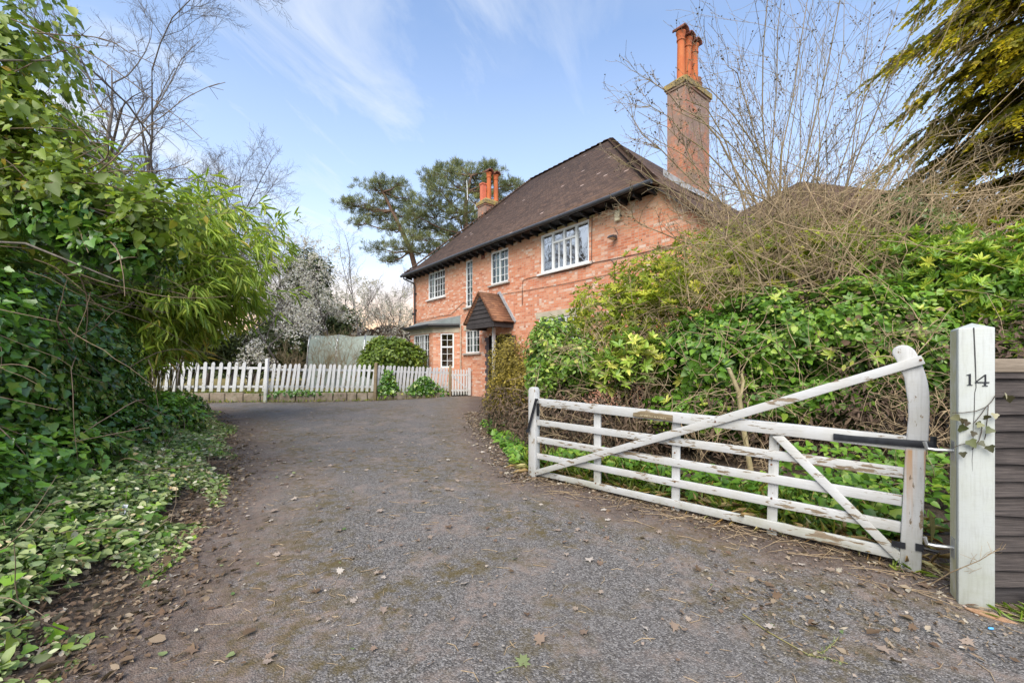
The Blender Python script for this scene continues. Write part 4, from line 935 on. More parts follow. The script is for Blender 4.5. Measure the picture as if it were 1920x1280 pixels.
SH['maple'] = shape([(x, y, .06 * math.sin(9 * x + 5 * y) + .05) if 0 < i < 8 else (x, 0, 0) for i, (x, y) in enumerate(_mp)])
def unit(v): return v / np.maximum(np.linalg.norm(v, axis=-1, keepdims=True), 1e-9)
def rdir(rng, n): return unit(rng.normal(size=(n, 3)))
class Leaves:
    def __init__(s): s.V = []; s.F = {}; s.n = 0; s.A = {}
    def add(s, P, T, N, S, shp, rnd, wid=1.0):
        t, fs = SH[shp]; P = np.asarray(P, float); n = len(P)
        if n == 0: return s
        T = unit(T); B = unit(np.cross(N, T)); N2 = np.cross(T, B); S = np.broadcast_to(np.asarray(S, float), (n,))
        wid = np.broadcast_to(np.asarray(wid, float), (n,))
        V = P[:, None] + S[:, None, None] * (t[None, :, 0, None] * T[:, None] + t[None, :, 1, None] * wid[:, None, None] * B[:, None] + t[None, :, 2, None] * N2[:, None])
        base = s.n + np.arange(n) * len(t)
        for f in fs:
            k = len(f); s.F.setdefault(k, []).append(base[:, None] + f[None]); s.A.setdefault(k, []).append(np.asarray(rnd))
        s.V.append(V.reshape(-1, 3)); s.n += n * len(t); return s
    def build(s, name, mat, parent=None, loc=None):
        ks = sorted(s.F); Fs = [np.concatenate(s.F[k]) for k in ks]; A = np.concatenate([np.concatenate(s.A[k]) for k in ks])
        V = np.concatenate(s.V)
        if parent is not None: V = V - np.array(parent.location)
        elif loc is not None: V = V - np.array(loc)
        return mesh_np(name, V, Fs, mat, parent, face_attr={'rnd': np.clip(A, 0, 1)}, loc=loc if parent is None else None)
def tubes(polys, name, mat, k=4, parent=None, loc=None):
    Vs = []; Fs = []; n0 = 0; ang = 2 * pi * np.arange(k) / k; ca, sa = np.cos(ang), np.sin(ang)
    for pl in polys:
        p = np.asarray(pl[0], float); r = np.broadcast_to(np.asarray(pl[1], float), (len(p),)); n = len(p)
        t = unit(np.gradient(p, axis=0)); ref = np.array([0, 0, 1.0]) if abs(t[0, 2]) < .9 else np.array([1.0, 0, 0])
        a = unit(np.cross(t, ref)); b = np.cross(t, a)
        V = p[:, None] + r[:, None, None] * (ca[None, :, None] * a[:, None] + sa[None, :, None] * b[:, None]); Vs.append(V.reshape(-1, 3))
        i = (n0 + np.arange(n - 1)[:, None] * k + np.arange(k)[None]); j = (n0 + np.arange(n - 1)[:, None] * k + (np.arange(k) + 1)[None] % k)
        Fs.append(np.stack([i, j, j + k, i + k], -1).reshape(-1, 4)); n0 += n * k
    V = np.concatenate(Vs)
    if parent is not None: V = V - np.array(parent.location)
    elif loc is not None: V = V - np.array(loc)
    return mesh_np(name, V, [np.concatenate(Fs)], mat, parent, smooth=True, loc=loc if parent is None else None)
def wob3(P, f, ph=0.0):
    x, y, z = P[..., 0] * f, P[..., 1] * f, P[..., 2] * f
    return (np.sin(x * 1.0 + 1.7 * np.sin(y * .8 + ph) + ph) + np.sin(y * 1.3 + 1.4 * np.sin(z * .9 + 2 * ph)) + np.sin(z * 1.1 + 1.6 * np.sin(x * .7 - ph))) / 3
def blob(ell, n, rng, shell=(.72, 1.04), bump=.16, f=3.0, gap=-.35, core=.62, ph=0.0):
    """points with outward normals in the outer shell of a union of ellipsoids, uneven and with gaps"""
    E = np.array(ell, float); area = (E[:, 3] * E[:, 4] + E[:, 4] * E[:, 5] + E[:, 3] * E[:, 5])
    m = int(n * 2.2); i = rng.choice(len(E), m, p=area / area.sum()); d = rdir(rng, m)
    P0 = E[i, :3] + d * E[i, 3:]; w = wob3(P0, f, ph)
    r = rng.uniform(shell[0], shell[1], m) + bump * w; P = E[i, :3] + d * E[i, 3:] * r[:, None]; N = unit(d / E[i, 3:])
    ok = wob3(P, f * 2.3, ph + 2) > gap + rng.uniform(-.15, .15, m)
    for e in E:
        q = np.linalg.norm((P - e[:3]) / e[3:], axis=1); ok &= q > core
    ok &= P[:, 2] > gz(P[:, 0], P[:, 1]) - .02
    P, N = P[ok][:n], N[ok][:n]; return P, N
def leafset(L, P, N, rng, size, shp, up=.3, droop=.5, rnd_bias=0.0, wid=1.0, jit=.8):
    n = len(P); nn = unit(N + np.array([0, 0, up]) + rng.normal(size=(n, 3)) * jit * .5)
    T = unit(N * .5 + rng.normal(size=(n, 3)) * jit + np.array([0, 0, -droop])); T = unit(T - nn * (T * nn).sum(1, keepdims=True) * .8)
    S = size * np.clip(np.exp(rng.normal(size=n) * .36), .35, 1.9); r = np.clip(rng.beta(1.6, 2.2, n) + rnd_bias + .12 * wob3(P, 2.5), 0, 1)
    L.add(P, T, nn, S, shp, r, wid); return L
def whorls(L, P, N, rng, size, k, shp='lance', open_=.9, wid=1.0, bias=0.0):
    n = len(P); ax = unit(N * .8 + np.array([0, 0, .6]) + rng.normal(size=(n, 3)) * .35); a = unit(np.cross(ax, rdir(rng, n))); b = np.cross(ax, a)
    base = np.clip(rng.beta(2, 2, n) + bias, 0, 1)
    for j in range(k):
        th = 2 * pi * j / k + rng.uniform(-.4, .4, n); o = rng.uniform(.5, 1.2, n) * open_
        T = unit(a * np.cos(th)[:, None] * o[:, None] + b * np.sin(th)[:, None] * o[:, None] + ax * .55); L.add(P, T, ax, size * rng.uniform(.7, 1.2, n), shp, np.clip(base + rng.uniform(-.18, .18, n), 0, 1), wid)
    return L
def grow(rng, p, d, L, r, lvl, maxl, out, gnarl=.14, up=.06, kids=(4, 7), ang=(22, 55), ratio=(.5, .75), t0=.25, nseg=6, rr=.62, taper=.35):
    d = np.asarray(d, float) / np.linalg.norm(d); pts = [np.asarray(p, float)]; ds = [d]
    for i in range(nseg):
        d = unit(d + rng.normal(size=3) * gnarl + np.array([0, 0, up])); pts.append(pts[-1] + d * L / nseg); ds.append(d)
    rad = np.linspace(r, max(r * (taper if lvl else taper * .35), .0022), nseg + 1); out.append((np.array(pts), rad, lvl))
    if lvl >= maxl: return out
    k = rng.integers(kids[0], kids[1] + 1)
    for j in range(k):
        t = t0 + (1 - t0) * (j + rng.uniform(.2, 1)) / k; t = min(t, 1.0); x = t * nseg; i = min(int(x), nseg - 1); q = pts[i] + (pts[i + 1] - pts[i]) * (x - i)
        dd = ds[i + 1]; side = unit(np.cross(dd, rdir(rng, 1)[0])); a = radians(rng.uniform(*ang))
        grow(rng, q, dd * cos(a) + side * sin(a), L * rng.uniform(*ratio) * (1 - .35 * t), max(rad[i] * rr, .0025), lvl + 1, maxl, out, gnarl * 1.1, up, kids, ang, ratio, t0 * .7, max(4, nseg - 1), rr, taper)
    return out
def split_tree(out, name, label, cat, base, mat, group=None, twig_k=3):
    t = empty(name, tuple(base)); tag(t, label, cat, group)
    tubes([o for o in out if o[2] <= 1], 'trunk', mat, 7, t)
    tw = [o for o in out if o[2] > 1]
    if tw: tubes(tw, 'branches', mat, twig_k, t)
    return t
def tangle(rng, P, D, L, r, curl=.35, n=7, sag=.0, forks=0):
    out = []
    for p, d, l in zip(P, D, L):
        pts = [np.array(p, float)]; d = np.array(d, float); bend = rng.normal(size=3) * curl * .5
        for i in range(n):
            d = unit(d + bend * .5 + rng.normal(size=3) * curl * .35 + np.array([0, 0, -sag])); pts.append(pts[-1] + d * l / n)
        s_ = rng.uniform(.6, 1.4); out.append((np.array(pts), np.linspace(r, r * .35, n + 1) * s_, 0))
        for _ in range(forks):
            i = rng.integers(1, n); t_ = unit(pts[i + 1] - pts[i]); dd = unit(t_ + rng.normal(size=3) * .65); l2 = l * rng.uniform(.2, .5); q = pts[i]
            out.append((np.array([q, q + dd * l2 * .5 + rng.normal(size=3) * l2 * .06, q + unit(dd + rng.normal(size=3) * .3) * l2]), np.array([r * .6, r * .45, r * .25]) * s_, 0))
    return out
# ------------------------------------------------------------------ far garden: pines, blossom, bare trees, evergreens
def pine(px0, pyb, pads, trunk, Y, label, seed):
    rng = np.random.default_rng(seed); base = at(px0, pyb, Y); base[2] = .5
    t = empty('pine_tree', tuple(base)); tag(t, label, 'tree', 'pine trees behind the house')
    tr = np.array([at(a, b, Y) for a, b in trunk]); tr[0, 2] = .4; tubes([(tr, np.linspace(.34, .12, len(tr)))], 'trunk', K['pine'], 8, t)
    limbs = []; L = Leaves()
    for (px, py, rx, ry) in pads:
        c = at(px, py, Y + rng.uniform(-2, 2)); sx, sz = rx / FPX * Y, ry / FPX * Y
        i = np.argmin(np.abs(tr[:, 2] - (c[2] - sx * .5))); a = tr[i]; m = (a + c) / 2 + np.array([0, 0, -sx * .25])
        limbs.append((np.array([a, m, c]), np.array([.11, .08, .03]), 0))
        n = int(58 * (rx * ry) ** .5 / 22); ang = rdir(rng, n); P = c + ang * np.array([sx * 1.1, sx * .8, sz * .85]) * rng.uniform(.35, 1.35, (n, 1)); P[:, 2] += .0
        for q in P[::4]: limbs.append((np.array([c + np.array([0, 0, -sz * .4]), (c + q) / 2 + np.array([0, 0, -.1]), q]), np.array([.035, .025, .012]), 0))
        k = 40; PP = np.repeat(P, k, 0); dd = unit(rdir(rng, n * k) + np.array([0, 0, .75]) + np.repeat(ang, k, 0) * .5); r_ = np.repeat(rng.beta(1.8, 2, n), k) * .8 + rng.uniform(0, .25, n * k)
        r_ += .18 * np.clip((PP[:, 2] - c[2]) / max(sz, .1), -1, 1) * 0
        L.add(PP + rng.normal(size=PP.shape) * .10, dd, rdir(rng, n * k), rng.uniform(.18, .50, n * k), 'needle', r_)
    tubes(limbs, 'branches', K['pine'], 5, t); L.build('crown', G['needle'], t)
pine(785, 690, [(706, 352, 34, 16), (735, 358, 26, 14), (668, 384, 30, 10), (700, 384, 34, 12), (742, 384, 34, 15), (768, 372, 20, 14), (722, 410, 36, 10), (680, 418, 22, 9), (690, 400, 24, 9), (765, 404, 26, 12), (650, 382, 14, 6), (710, 340, 12, 10), (748, 345, 12, 9), (735, 430, 24, 9), (712, 465, 26, 10), (752, 462, 34, 14), (775, 440, 24, 14), (800, 468, 26, 16), (735, 488, 20, 10)],
     [(786, 690), (783, 520), (770, 470), (752, 430), (735, 395), (718, 360)], 45, 'dark pine with open crown, left of the two behind the house', 21)
pine(872, 690, [(806, 336, 18, 16), (832, 328, 22, 14), (862, 320, 28, 13), (895, 330, 32, 16), (926, 330, 16, 20), (950, 352, 26, 14), (915, 352, 36, 16), (868, 345, 38, 16), (825, 356, 30, 14), (800, 380, 32, 14), (845, 378, 40, 18), (890, 378, 40, 18), (925, 378, 24, 16), (815, 404, 36, 14), (860, 406, 40, 16), (790, 425, 34, 12), (835, 432, 38, 14), (805, 448, 30, 12), (860, 440, 28, 14), (780, 405, 24, 12), (886, 414, 20, 16), (826, 470, 26, 12), (908, 312, 8, 9), (858, 308, 8, 8), (925, 314, 7, 9), (958, 346, 14, 8), (820, 316, 7, 9)],
     [(878, 690), (874, 440), (872, 400), (876, 360), (884, 330)], 43, 'broad dark pine rising behind the small chimney', 22)

def bare_tree(px, Y, H, seed, label, r=.16, lean=(0, 0), maxl=4, kids=(4, 6), up=.04, mat='bark', group=None, gnarl=.12, ratio=(.5, .75), name='bare_tree', z0=None, ang=(22, 55), t0=.25):
    rng = np.random.default_rng(seed); b = at(px, 690, Y); b[2] = .4 if z0 is None else z0; out = []
    grow(rng, b, (lean[0], lean[1], 1), H, r, 0, maxl, out, gnarl, up, kids, ang, ratio, t0)
    split_tree(out, name, label, 'tree', b, K[mat], group); return out, b
bare_tree(160, 13, 11.5, 31, 'tall bare winter tree rising behind the ivy at upper left', .15, (.10, -.05), 4, (7, 9), .05, 'bark', ratio=(.36, .56), t0=.28, ang=(25, 55))
bare_tree(225, 12.5, 9.0, 37, 'slender bare winter tree standing right of the tallest bare tree', .10, (.16, 0), 4, (7, 8), .03, 'bark', ratio=(.4, .62), t0=.3)
bare_tree(255, 17, 8.6, 32, 'smaller bare tree showing above the bamboo', .13, (.12, 0), 4, (7, 8), .03, 'bark_far', ratio=(.42, .62), t0=.25)
bare_tree(330, 15, 7.0, 48, 'bushy bare tree right behind the bamboo top', .09, (.06, 0), 4, (7, 8), .03, 'bark_far', ratio=(.45, .66), t0=.2)
bare_tree(432, 19.5, 7.4, 49, 'bare tree just right of the bamboo tip', .09, (.02, 0), 4, (7, 8), .04, 'bark_far', ratio=(.42, .62), t0=.22)
bare_tree(385, 22, 8.2, 38, 'bare tree between the bamboo and the blossom', .12, (.05, 0), 4, (6, 7), .03, 'bark_far', ratio=(.45, .68))
bare_tree(530, 24, 7.3, 33, 'slim upright bare tree standing behind the blossom tree', .10, (.02, 0), 4, (5, 6), .08, 'bark_far', ratio=(.45, .62), ang=(18, 42))
bare_tree(665, 30, 8.0, 39, 'grey twiggy bare tree left of the pines', .12, (0, 0), 4, (5, 6), .05, 'bark_far', ratio=(.45, .65))
bare_tree(720, 20, 3.6, 34, 'small bare tree against the evening glow beside the house', .05, (.02, 0), 4, (5, 6), .06, 'bark_dark', ratio=(.5, .7), ang=(18, 42))
bare_tree(755, 26, 5.4, 35, 'bare tree close against the far corner of the house', .08, (.0, 0), 4, (5, 6), .06, 'bark_dark', ratio=(.5, .7), ang=(18, 45))

def blossom(px, Y, H, seed, label, r, lean, nfl, maxl=4, kids=(5, 6), up=.0, ang=(28, 65), ratio=(.5, .72), spread=.05, t0=.3, lo=2):
    rng = np.random.default_rng(seed); b = at(px, 690, Y); b[2] = .45; out = []
    grow(rng, b, (lean[0], lean[1], 1), H, r, 0, maxl, out, .13, up, kids, ang, ratio, t0)
    t = split_tree(out, 'blossom_tree', label, 'tree', b, K['bark_far'], 'white blossom trees on the lawn')
    tw = [o for o in out if o[2] >= lo]; idx = rng.integers(0, len(tw), nfl); P = np.empty((nfl, 3))
    for i, k in enumerate(idx):
        p = tw[k][0]; x = rng.uniform(.15, 1) * (len(p) - 1); j = min(int(x), len(p) - 2); P[i] = p[j] + (p[j + 1] - p[j]) * (x - j)
    P += rng.normal(size=P.shape) * spread; L = Leaves(); k = 3; PP = np.repeat(P, k, 0) + rng.normal(size=(nfl * k, 3)) * .03
    L.add(PP, rdir(rng, nfl * k), rdir(rng, nfl * k), rng.uniform(.05, .095, nfl * k), 'small', rng.uniform(0, 1, nfl * k), 1.5); L.build('blossom', G['blossom'], t)
blossom(625, 24, 5.9, 41, 'white blossom tree with wide crown on the lawn', .10, (.05, 0), 1900, ang=(30, 75), ratio=(.5, .76))
blossom(545, 19, 3.4, 42, 'low white blossom tree with branches sweeping left towards bamboo', .08, (-.35, -.1), 1400, up=-.05, ang=(35, 85), ratio=(.55, .78))
blossom(685, 23, 4.6, 43, 'white blossom tree nearest to the house corner', .08, (-.1, 0), 2000, ang=(30, 75))

blossom(470, 23, 5.4, 44, 'white blossom tree closest to the bamboo', .08, (.1, 0), 1500, ang=(30, 75), ratio=(.5, .74))
blossom(735, 25, 4.6, 45, 'thin blossom tree behind the laurel bush', .07, (-.05, 0), 900, ang=(25, 65))
bare_tree(480, 27, 8.6, 46, 'bare tree behind the blossom tree nearest the bamboo', .11, (.03, 0), 4, (6, 7), .06, 'bark_far', ratio=(.42, .6), ang=(20, 48))
bare_tree(600, 29, 8.8, 47, 'bare tree behind the widest blossom tree', .11, (.0, 0), 4, (6, 7), .06, 'bark_far', ratio=(.42, .6), ang=(20, 48))
def bush(name, label, cat, ell, n, mat, size, shp, seed, group=None, stems=None, stemmat='bark_dark', inner=.35, shell=(.72, 1.04), gap=-.35, bumpy=.16, f=3.0, wid=1.0, droop=.4, up=.3, part='foliage', bias=0.0, base=None, kind=None):
    rng = np.random.default_rng(seed); E = np.array(ell, float); b = base if base is not None else np.array([E[:, 0].mean(), E[:, 1].mean(), float(gz(E[:, 0].mean(), E[:, 1].mean()))])
    t = empty(name, tuple(b)); tag(t, label, cat, group); L = Leaves()
    P, N = blob(E, n, rng, shell, bumpy, f, gap); leafset(L, P, N, rng, size, shp, up, droop, bias, wid)
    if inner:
        P, N = blob(E, int(n * inner), rng, (.42, .72), bumpy, f, -9, .3); leafset(L, P, N, rng, size * 1.5, shp, up, droop, -.3, wid)  # inner leaves coloured darker, standing in for shade inside the plant
    L.build(part, G[mat], t)
    if stems:
        out = []
        for k in range(stems):
            e = E[k % len(E)]; s0 = np.array([b[0] + rng.normal() * .12 * e[3], b[1] + rng.normal() * .12 * e[4], b[2] - .05]); d = rdir(rng, 1)[0]; d[2] = abs(d[2]); tip = e[:3] + d * e[3:] * .9
            m = (s0 + tip) / 2 + rng.normal(size=3) * .08; out.append((np.array([s0, m, tip]), np.array([.022, .014, .005]) * max(.6, min(e[3], 2)), 0))
        tubes(out, 'stems', K[stemmat], 5, t)
    return t
E3 = lambda px, py, Y, rx, ry, rd: (*at(px, py, Y), rx / FPX * Y, rd, ry / FPX * Y)
bush('evergreen_tree', 'dark evergreen tree hidden behind the white blossom', 'tree', [E3(575, 520, 27, 42, 50, 1.5), E3(570, 600, 27, 70, 70, 2), E3(540, 650, 27, 80, 50, 2), E3(640, 620, 28, 40, 50, 1.5)], 12000, 'dark', .26, 'lance', 51, stems=6)
bush('evergreen_shrub', 'dark green shrub on the lawn below the blossom, right of the bamboo', 'shrub', [E3(500, 655, 20, 55, 42, 1.2), E3(440, 660, 20, 50, 40, 1.2)], 7000, 'dark', .20, 'lance', 52, stems=5)
bush('evergreen_shrub', 'dark green shrub beside the pale polytunnel', 'shrub', [E3(535, 660, 22, 34, 38, 1.0), E3(525, 640, 22, 28, 40, 1.0)], 5000, 'dark', .20, 'oval', 53, stems=4)
bush('evergreen_shrub', 'tall dark shrub on the lawn behind the bamboo', 'shrub', [E3(360, 640, 19, 70, 60, 1.4), E3(300, 650, 18, 60, 60, 1.3)], 7000, 'dark', .22, 'lance', 54, stems=5)
bush('brown_hedge_shrub', 'brown leafless hedge shrub between polytunnel and house', 'shrub', [E3(740, 640, 26, 55, 30, 1.3), E3(690, 645, 26, 40, 26, 1.3)], 6500, 'needlebrown', .20, 'small', 55, stems=5)
bush('laurel_bush', 'rounded yellow-green bush in front of the bay window', 'bush', [E3(733, 672, 18.2, 52, 36, .95), E3(700, 680, 18.0, 34, 26, .7), E3(768, 676, 18.3, 30, 30, .6), E3(716, 655, 18.2, 22, 24, .5), E3(745, 648, 18.3, 18, 16, .4)], 8500, 'round', .11, 'oval', 56, stems=6, bumpy=.2)
# far wood closing the horizon
rng = np.random.default_rng(60); L = Leaves(); n = 42000; X = rng.uniform(-95, 62, n); Yb = rng.uniform(58, 72, n); top = 4.2 + 1.6 * np.sin(X * .21) + 1.1 * np.sin(X * .57 + 1) + .8 * np.sin(X * 1.31) + .4 * np.sin(X * 3.1)
Z = rng.uniform(0, 1, n) ** .8 * np.maximum(top, 2); P = np.stack([X, Yb, Z], 1); leafset(L, P, np.tile([0, -1, .3], (n, 1)), rng, .75, 'lance', rnd_bias=0)
tag(L.build('far_wood', G['needlebrown'], None), kind='stuff')
L = Leaves(); n = 26000; X = rng.uniform(-60, -4, n); Yb = rng.uniform(36, 44, n); top = 2.6 + .9 * np.sin(X * .31) + .7 * np.sin(X * .83 + 2) + .5 * np.sin(X * 2.1)
Z = .4 + rng.uniform(0, 1, n) * np.maximum(top, 1); P = np.stack([X, Yb, Z], 1); leafset(L, P, np.tile([0, -1, .3], (n, 1)), rng, .5, 'lance')
tag(L.build('far_hedge', G['dark'], None), kind='stuff')

# polytunnel on the lawn
pt = empty('polytunnel', tuple(at(612, 690, 20.8)[:2]) + (.5,), radians(14)); tag(pt, 'pale green netted polytunnel standing on the lawn', 'polytunnel')
def mat_net():
    b = NB('tunnel_film'); n = b.noise(b.obj(), 2.5, 5, .6); c = b.mix(n, (.30, .37, .30), (.52, .57, .50)); b.set(c, .6)
    t = b.n('ShaderNodeBsdfTranslucent'); t.inputs[0].default_value = (.55, .62, .55, 1); m = b.n('ShaderNodeMixShader'); m.inputs[0].default_value = .4; b.L.new(b.p.outputs[0], m.inputs[1]); b.L.new(t.outputs[0], m.inputs[2]); b.L.new(m.outputs[0], b.out.inputs['Surface']); return b.m
netm = mat_net(); t = MB(); w, hgt, ln = 1.15, 2.45, 3.6; n = 12; arc = [(-.05 - w * cos(pi * k / n) * (1 if 0 < k < n else 1), hgt * sin(pi * k / n) ** .8) for k in range(n + 1)]
# the tunnel runs to the right; its open end faces left
for k in range(n):
    for j in range(6):
        x0, x1 = ln * j / 6, ln * (j + 1) / 6; sg = lambda x: .05 * sin(x * 4.1)
        t.face([(x0 - .6, arc[k][0], arc[k][1] - sg(x0)), (x1 - .6, arc[k][0], arc[k][1] - sg(x1)), (x1 - .6, arc[k + 1][0], arc[k + 1][1] - sg(x1)), (x0 - .6, arc[k + 1][0], arc[k + 1][1] - sg(x0))])
t.build('cover', netm, pt, merge=True)
t = MB(); t.face([(-.62, a, z) for a, z in arc]); t.build('end_panel', netm, pt)
for j in range(4):
    t = MB(); t.tube([(-.63 + ln * j / 3, a * 1.02, z * 1.01 + .01) for a, z in arc], .03, 6); t.build('hoop', M['steel'], pt)
for yy in (-.4, .35):
    t = MB(); t.tube([(-.66, yy, 0), (-.66, yy, 1.7)], .02, 6); t.build('door_post', M['steel'], pt)
# thin bare shrubs on the lawn in front of the tunnel
for (px, Y, H, sd_, lab) in ((600, 19, 1.9, 71, 'thin bare shrub in front of the left end of the polytunnel'), (655, 18.5, 2.3, 72, 'thin tan bare shrub in front of the polytunnel, left of the laurel'), (548, 18, 1.7, 73, 'low bare shrub on the lawn behind the white fence')):
    rng = np.random.default_rng(sd_); out = []; b = at(px, 690, Y); b[2] = .5
    for k in range(9): grow(rng, b + rng.normal(size=3) * np.array([.1, .1, 0]), (rng.normal() * .3, rng.normal() * .2, 1), H * rng.uniform(.7, 1), .018, 0, 3, out, .12, .05, (4, 6), (20, 50), (.4, .6))
    t = empty('bare_shrub', tuple(b)); tag(t, lab, 'shrub', 'bare shrubs on the lawn'); tubes(out, 'stems', K['shrub'], 4, t)
# ivy on the picket fence
for (x0, hgt, wd, n, sd_, lab) in ((-4.35, .95, .30, 900, 81, 'ivy climbing the pickets just right of the brown fence post'), (-3.25, .75, .55, 1300, 82, 'ivy bush spilling over the pickets near the little gate'), (-7.2, .20, 1.2, 500, 83, 'thin low ivy along the kerb top behind the white post')):
    rng = np.random.default_rng(sd_); X = x0 + rng.normal(size=n) * wd * .45; Y = np.interp(X, KX, KY) + .10 + rng.normal(size=n) * .07; Z = np.interp(X, KX, KT) - .10 + hgt * rng.beta(1.2, 1.7, n) * np.exp(-((X - x0) / wd) ** 2)
    P = np.stack([X, Y, Z], 1); b = (x0, float(np.interp(x0, KX, KY)) + .1, .5); t = empty('ivy_plant', b); tag(t, lab, 'ivy', 'ivy on the picket fence'); L = Leaves()
    leafset(L, P, np.tile([.1, -1, .3], (n, 1)), rng, .075, 'ivy'); L.build('foliage', G['ivy'], t)
    ps = np.array([[x0 + rng.normal() * wd * .3, b[1], .55] for k in range(5)]); tubes(tangle(rng, ps, [(rng.normal() * .4, 0, 1)] * 5, [hgt * .7] * 5, .007), 'stems', K['ivystem'], 4, t)
# ------------------------------------------------------------------ left bank: ivy hedge, ivy tree, bamboo, brambles
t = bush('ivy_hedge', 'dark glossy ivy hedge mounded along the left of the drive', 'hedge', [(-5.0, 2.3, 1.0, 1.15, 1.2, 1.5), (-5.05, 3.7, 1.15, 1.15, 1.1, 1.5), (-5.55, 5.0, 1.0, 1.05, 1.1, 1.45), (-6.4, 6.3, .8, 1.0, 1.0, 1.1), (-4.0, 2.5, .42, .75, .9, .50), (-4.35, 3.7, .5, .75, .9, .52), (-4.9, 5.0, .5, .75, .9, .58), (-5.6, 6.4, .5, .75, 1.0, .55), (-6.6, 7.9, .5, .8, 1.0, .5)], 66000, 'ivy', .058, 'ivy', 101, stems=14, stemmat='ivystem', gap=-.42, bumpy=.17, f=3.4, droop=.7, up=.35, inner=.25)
rng = np.random.default_rng(102)
n = 70; P = np.stack([rng.uniform(-4.5, -3.7, n), rng.uniform(2.2, 5.2, n), rng.uniform(.5, 2.4, n)], 1); D = np.stack([rng.uniform(.1, .7, n), rng.uniform(-.8, .8, n), rng.uniform(-.7, .5, n)], 1)
tubes(tangle(rng, P - np.array([.25, 0, 0]), D, rng.uniform(.5, 1.3, n), .0055, .3, 8, .05), 'twigs', K['ivystem'], 4, t)
# ivy-laden tree leaning over from the left
it = empty('ivy_tree', (-6.6, 4.4, .4)); tag(it, 'ivy laden tree leaning over from the upper left corner', 'tree')
rng = np.random.default_rng(103); lim = [(np.array([(-6.6, 4.4, .3), (-6.3, 4.4, 2.2), (-5.7, 4.3, 3.8), (-5.0, 4.2, 5.2), (-4.6, 4.2, 6.2)]), np.array([.16, .14, .11, .08, .05]), 0)]
mains = [[(-6.2, 4.4, 2.6), (-5.2, 4.1, 3.1), (-4.2, 4.05, 3.0), (-3.3, 4.1, 2.6)], [(-6.1, 4.4, 2.9), (-5.2, 4.2, 3.5), (-4.3, 4.2, 3.55), (-3.55, 4.3, 3.2)], [(-5.8, 4.3, 3.6), (-4.9, 4.0, 4.2), (-4.2, 4.0, 4.2)], [(-6.3, 4.4, 2.2), (-5.2, 3.9, 2.55), (-4.1, 3.7, 2.45), (-3.4, 3.8, 2.15)]]
for m in mains: lim.append((np.array(m, float), np.linspace(.018, .006, len(m)), 0))
tubes(lim, 'trunk', K['bark'], 7, it)
n = 120; P = np.stack([rng.uniform(-5.6, -3.6, n), rng.uniform(3.8, 4.5, n), rng.uniform(2.1, 3.8, n)], 1); D = np.stack([rng.uniform(.5, 1, n), rng.uniform(-.3, .3, n), rng.uniform(-.55, .35, n)], 1)
tw = tangle(rng, P, D, rng.uniform(.5, 1.2, n), .006, .3, 8, .04)
# long bare shoots that reach out against the sky
for (a, b, s) in (((10, 30), (380, 258), .05), ((0, 150), (225, 90), .03), ((60, 60), (300, 130), -.04), ((180, 330), (420, 150), .0)):
    p, q = at(*a, 4.0), at(*b, 4.3); k = np.linspace(0, 1, 9)[:, None]; c = p + (q - p) * k; c[:, 2] += .12 * np.sin(k[:, 0] * pi); tw.append((c + rng.normal(size=c.shape) * .012, np.linspace(.007, .003, 9), 0))
    for i in range(14):
        j = rng.integers(1, 8); d = unit((q - p) * .5 + rng.normal(size=3) * .5); tw.append((np.array([c[j], c[j] + d * .05, c[j] + d * .12]), np.array([.003, .0025, .002]), 0))
tubes(tw, 'branches', K['ivystem'], 4, it)
E = [(-5.1, 4.3, 4.35, .80, .60, 1.0), (-4.75, 4.15, 3.5, .80, .6, .62), (-4.2, 4.1, 2.98, .75, .5, .42), (-3.45, 4.1, 2.75, .55, .42, .38), (-5.2, 4.2, 2.75, .9, .6, .5)]
P, N = blob(E, 9500, rng, (.2, 1.12), .25, 4.2, -.20, .0); L = Leaves(); leafset(L, P, N, rng, .064, 'heart', .4, .8, .0); L.build('ivy_foliage', G['ivy_light'], it)
P, N = blob([(-3.62, 4.05, 2.45, .42, .35, .26), (-4.1, 4.0, 2.75, .4, .3, .25)], 1900, rng, (.3, 1.1), .2, 5, -.3, 0); L = Leaves(); leafset(L, P, N, rng, .06, 'ivy', .4, .8); L.build('ivy_foliage', G['ivy'], it)

# bamboo
bb = empty('bamboo_clump', (-7.0, 8.6, .5)); tag(bb, 'pale green bamboo clump arching over the drive edge', 'bamboo')
rng = np.random.default_rng(110); culm = []; LP = []; LD = []
for k in range(120):
    b = np.array([-7.9 + rng.normal() * .40, 8.8 + rng.normal() * .6, .4]); az = rng.normal() * .9 - .25; d = np.array([cos(az) * .8, sin(az) * .8, 0]); H = rng.uniform(2.6, 5.3); R = rng.uniform(1.1, 4.1) * (.6 + .4 * H / 5.3)
    u = np.linspace(0, 1, 12)[:, None]; p = b + d * R * u ** 1.9 + np.array([0, 0, 1]) * H * (1.28 * u - .42 * u ** 3.2); culm.append((p, np.linspace(.013, .003, 12), 0))
    m = rng.integers(26, 40); uu = rng.beta(2.2, 1.3, m); j = np.clip((uu * 11).astype(int), 0, 10); q = p[j] + (p[j + 1] - p[j]) * (uu * 11 - j)[:, None]
    o = unit(d * .9 + rng.normal(size=(m, 3)) * .7 + np.array([0, 0, -.15])); l = rng.uniform(.12, .5, m)[:, None]; e = q + o * l + np.array([0, 0, -.25]) * l ** 1.5
    for a, c in zip(q, e): culm.append((np.array([a, (a + c) / 2 + (0, 0, .03), c]), np.array([.0035, .003, .002]), 0))
    LP.append(e); LD.append(o)
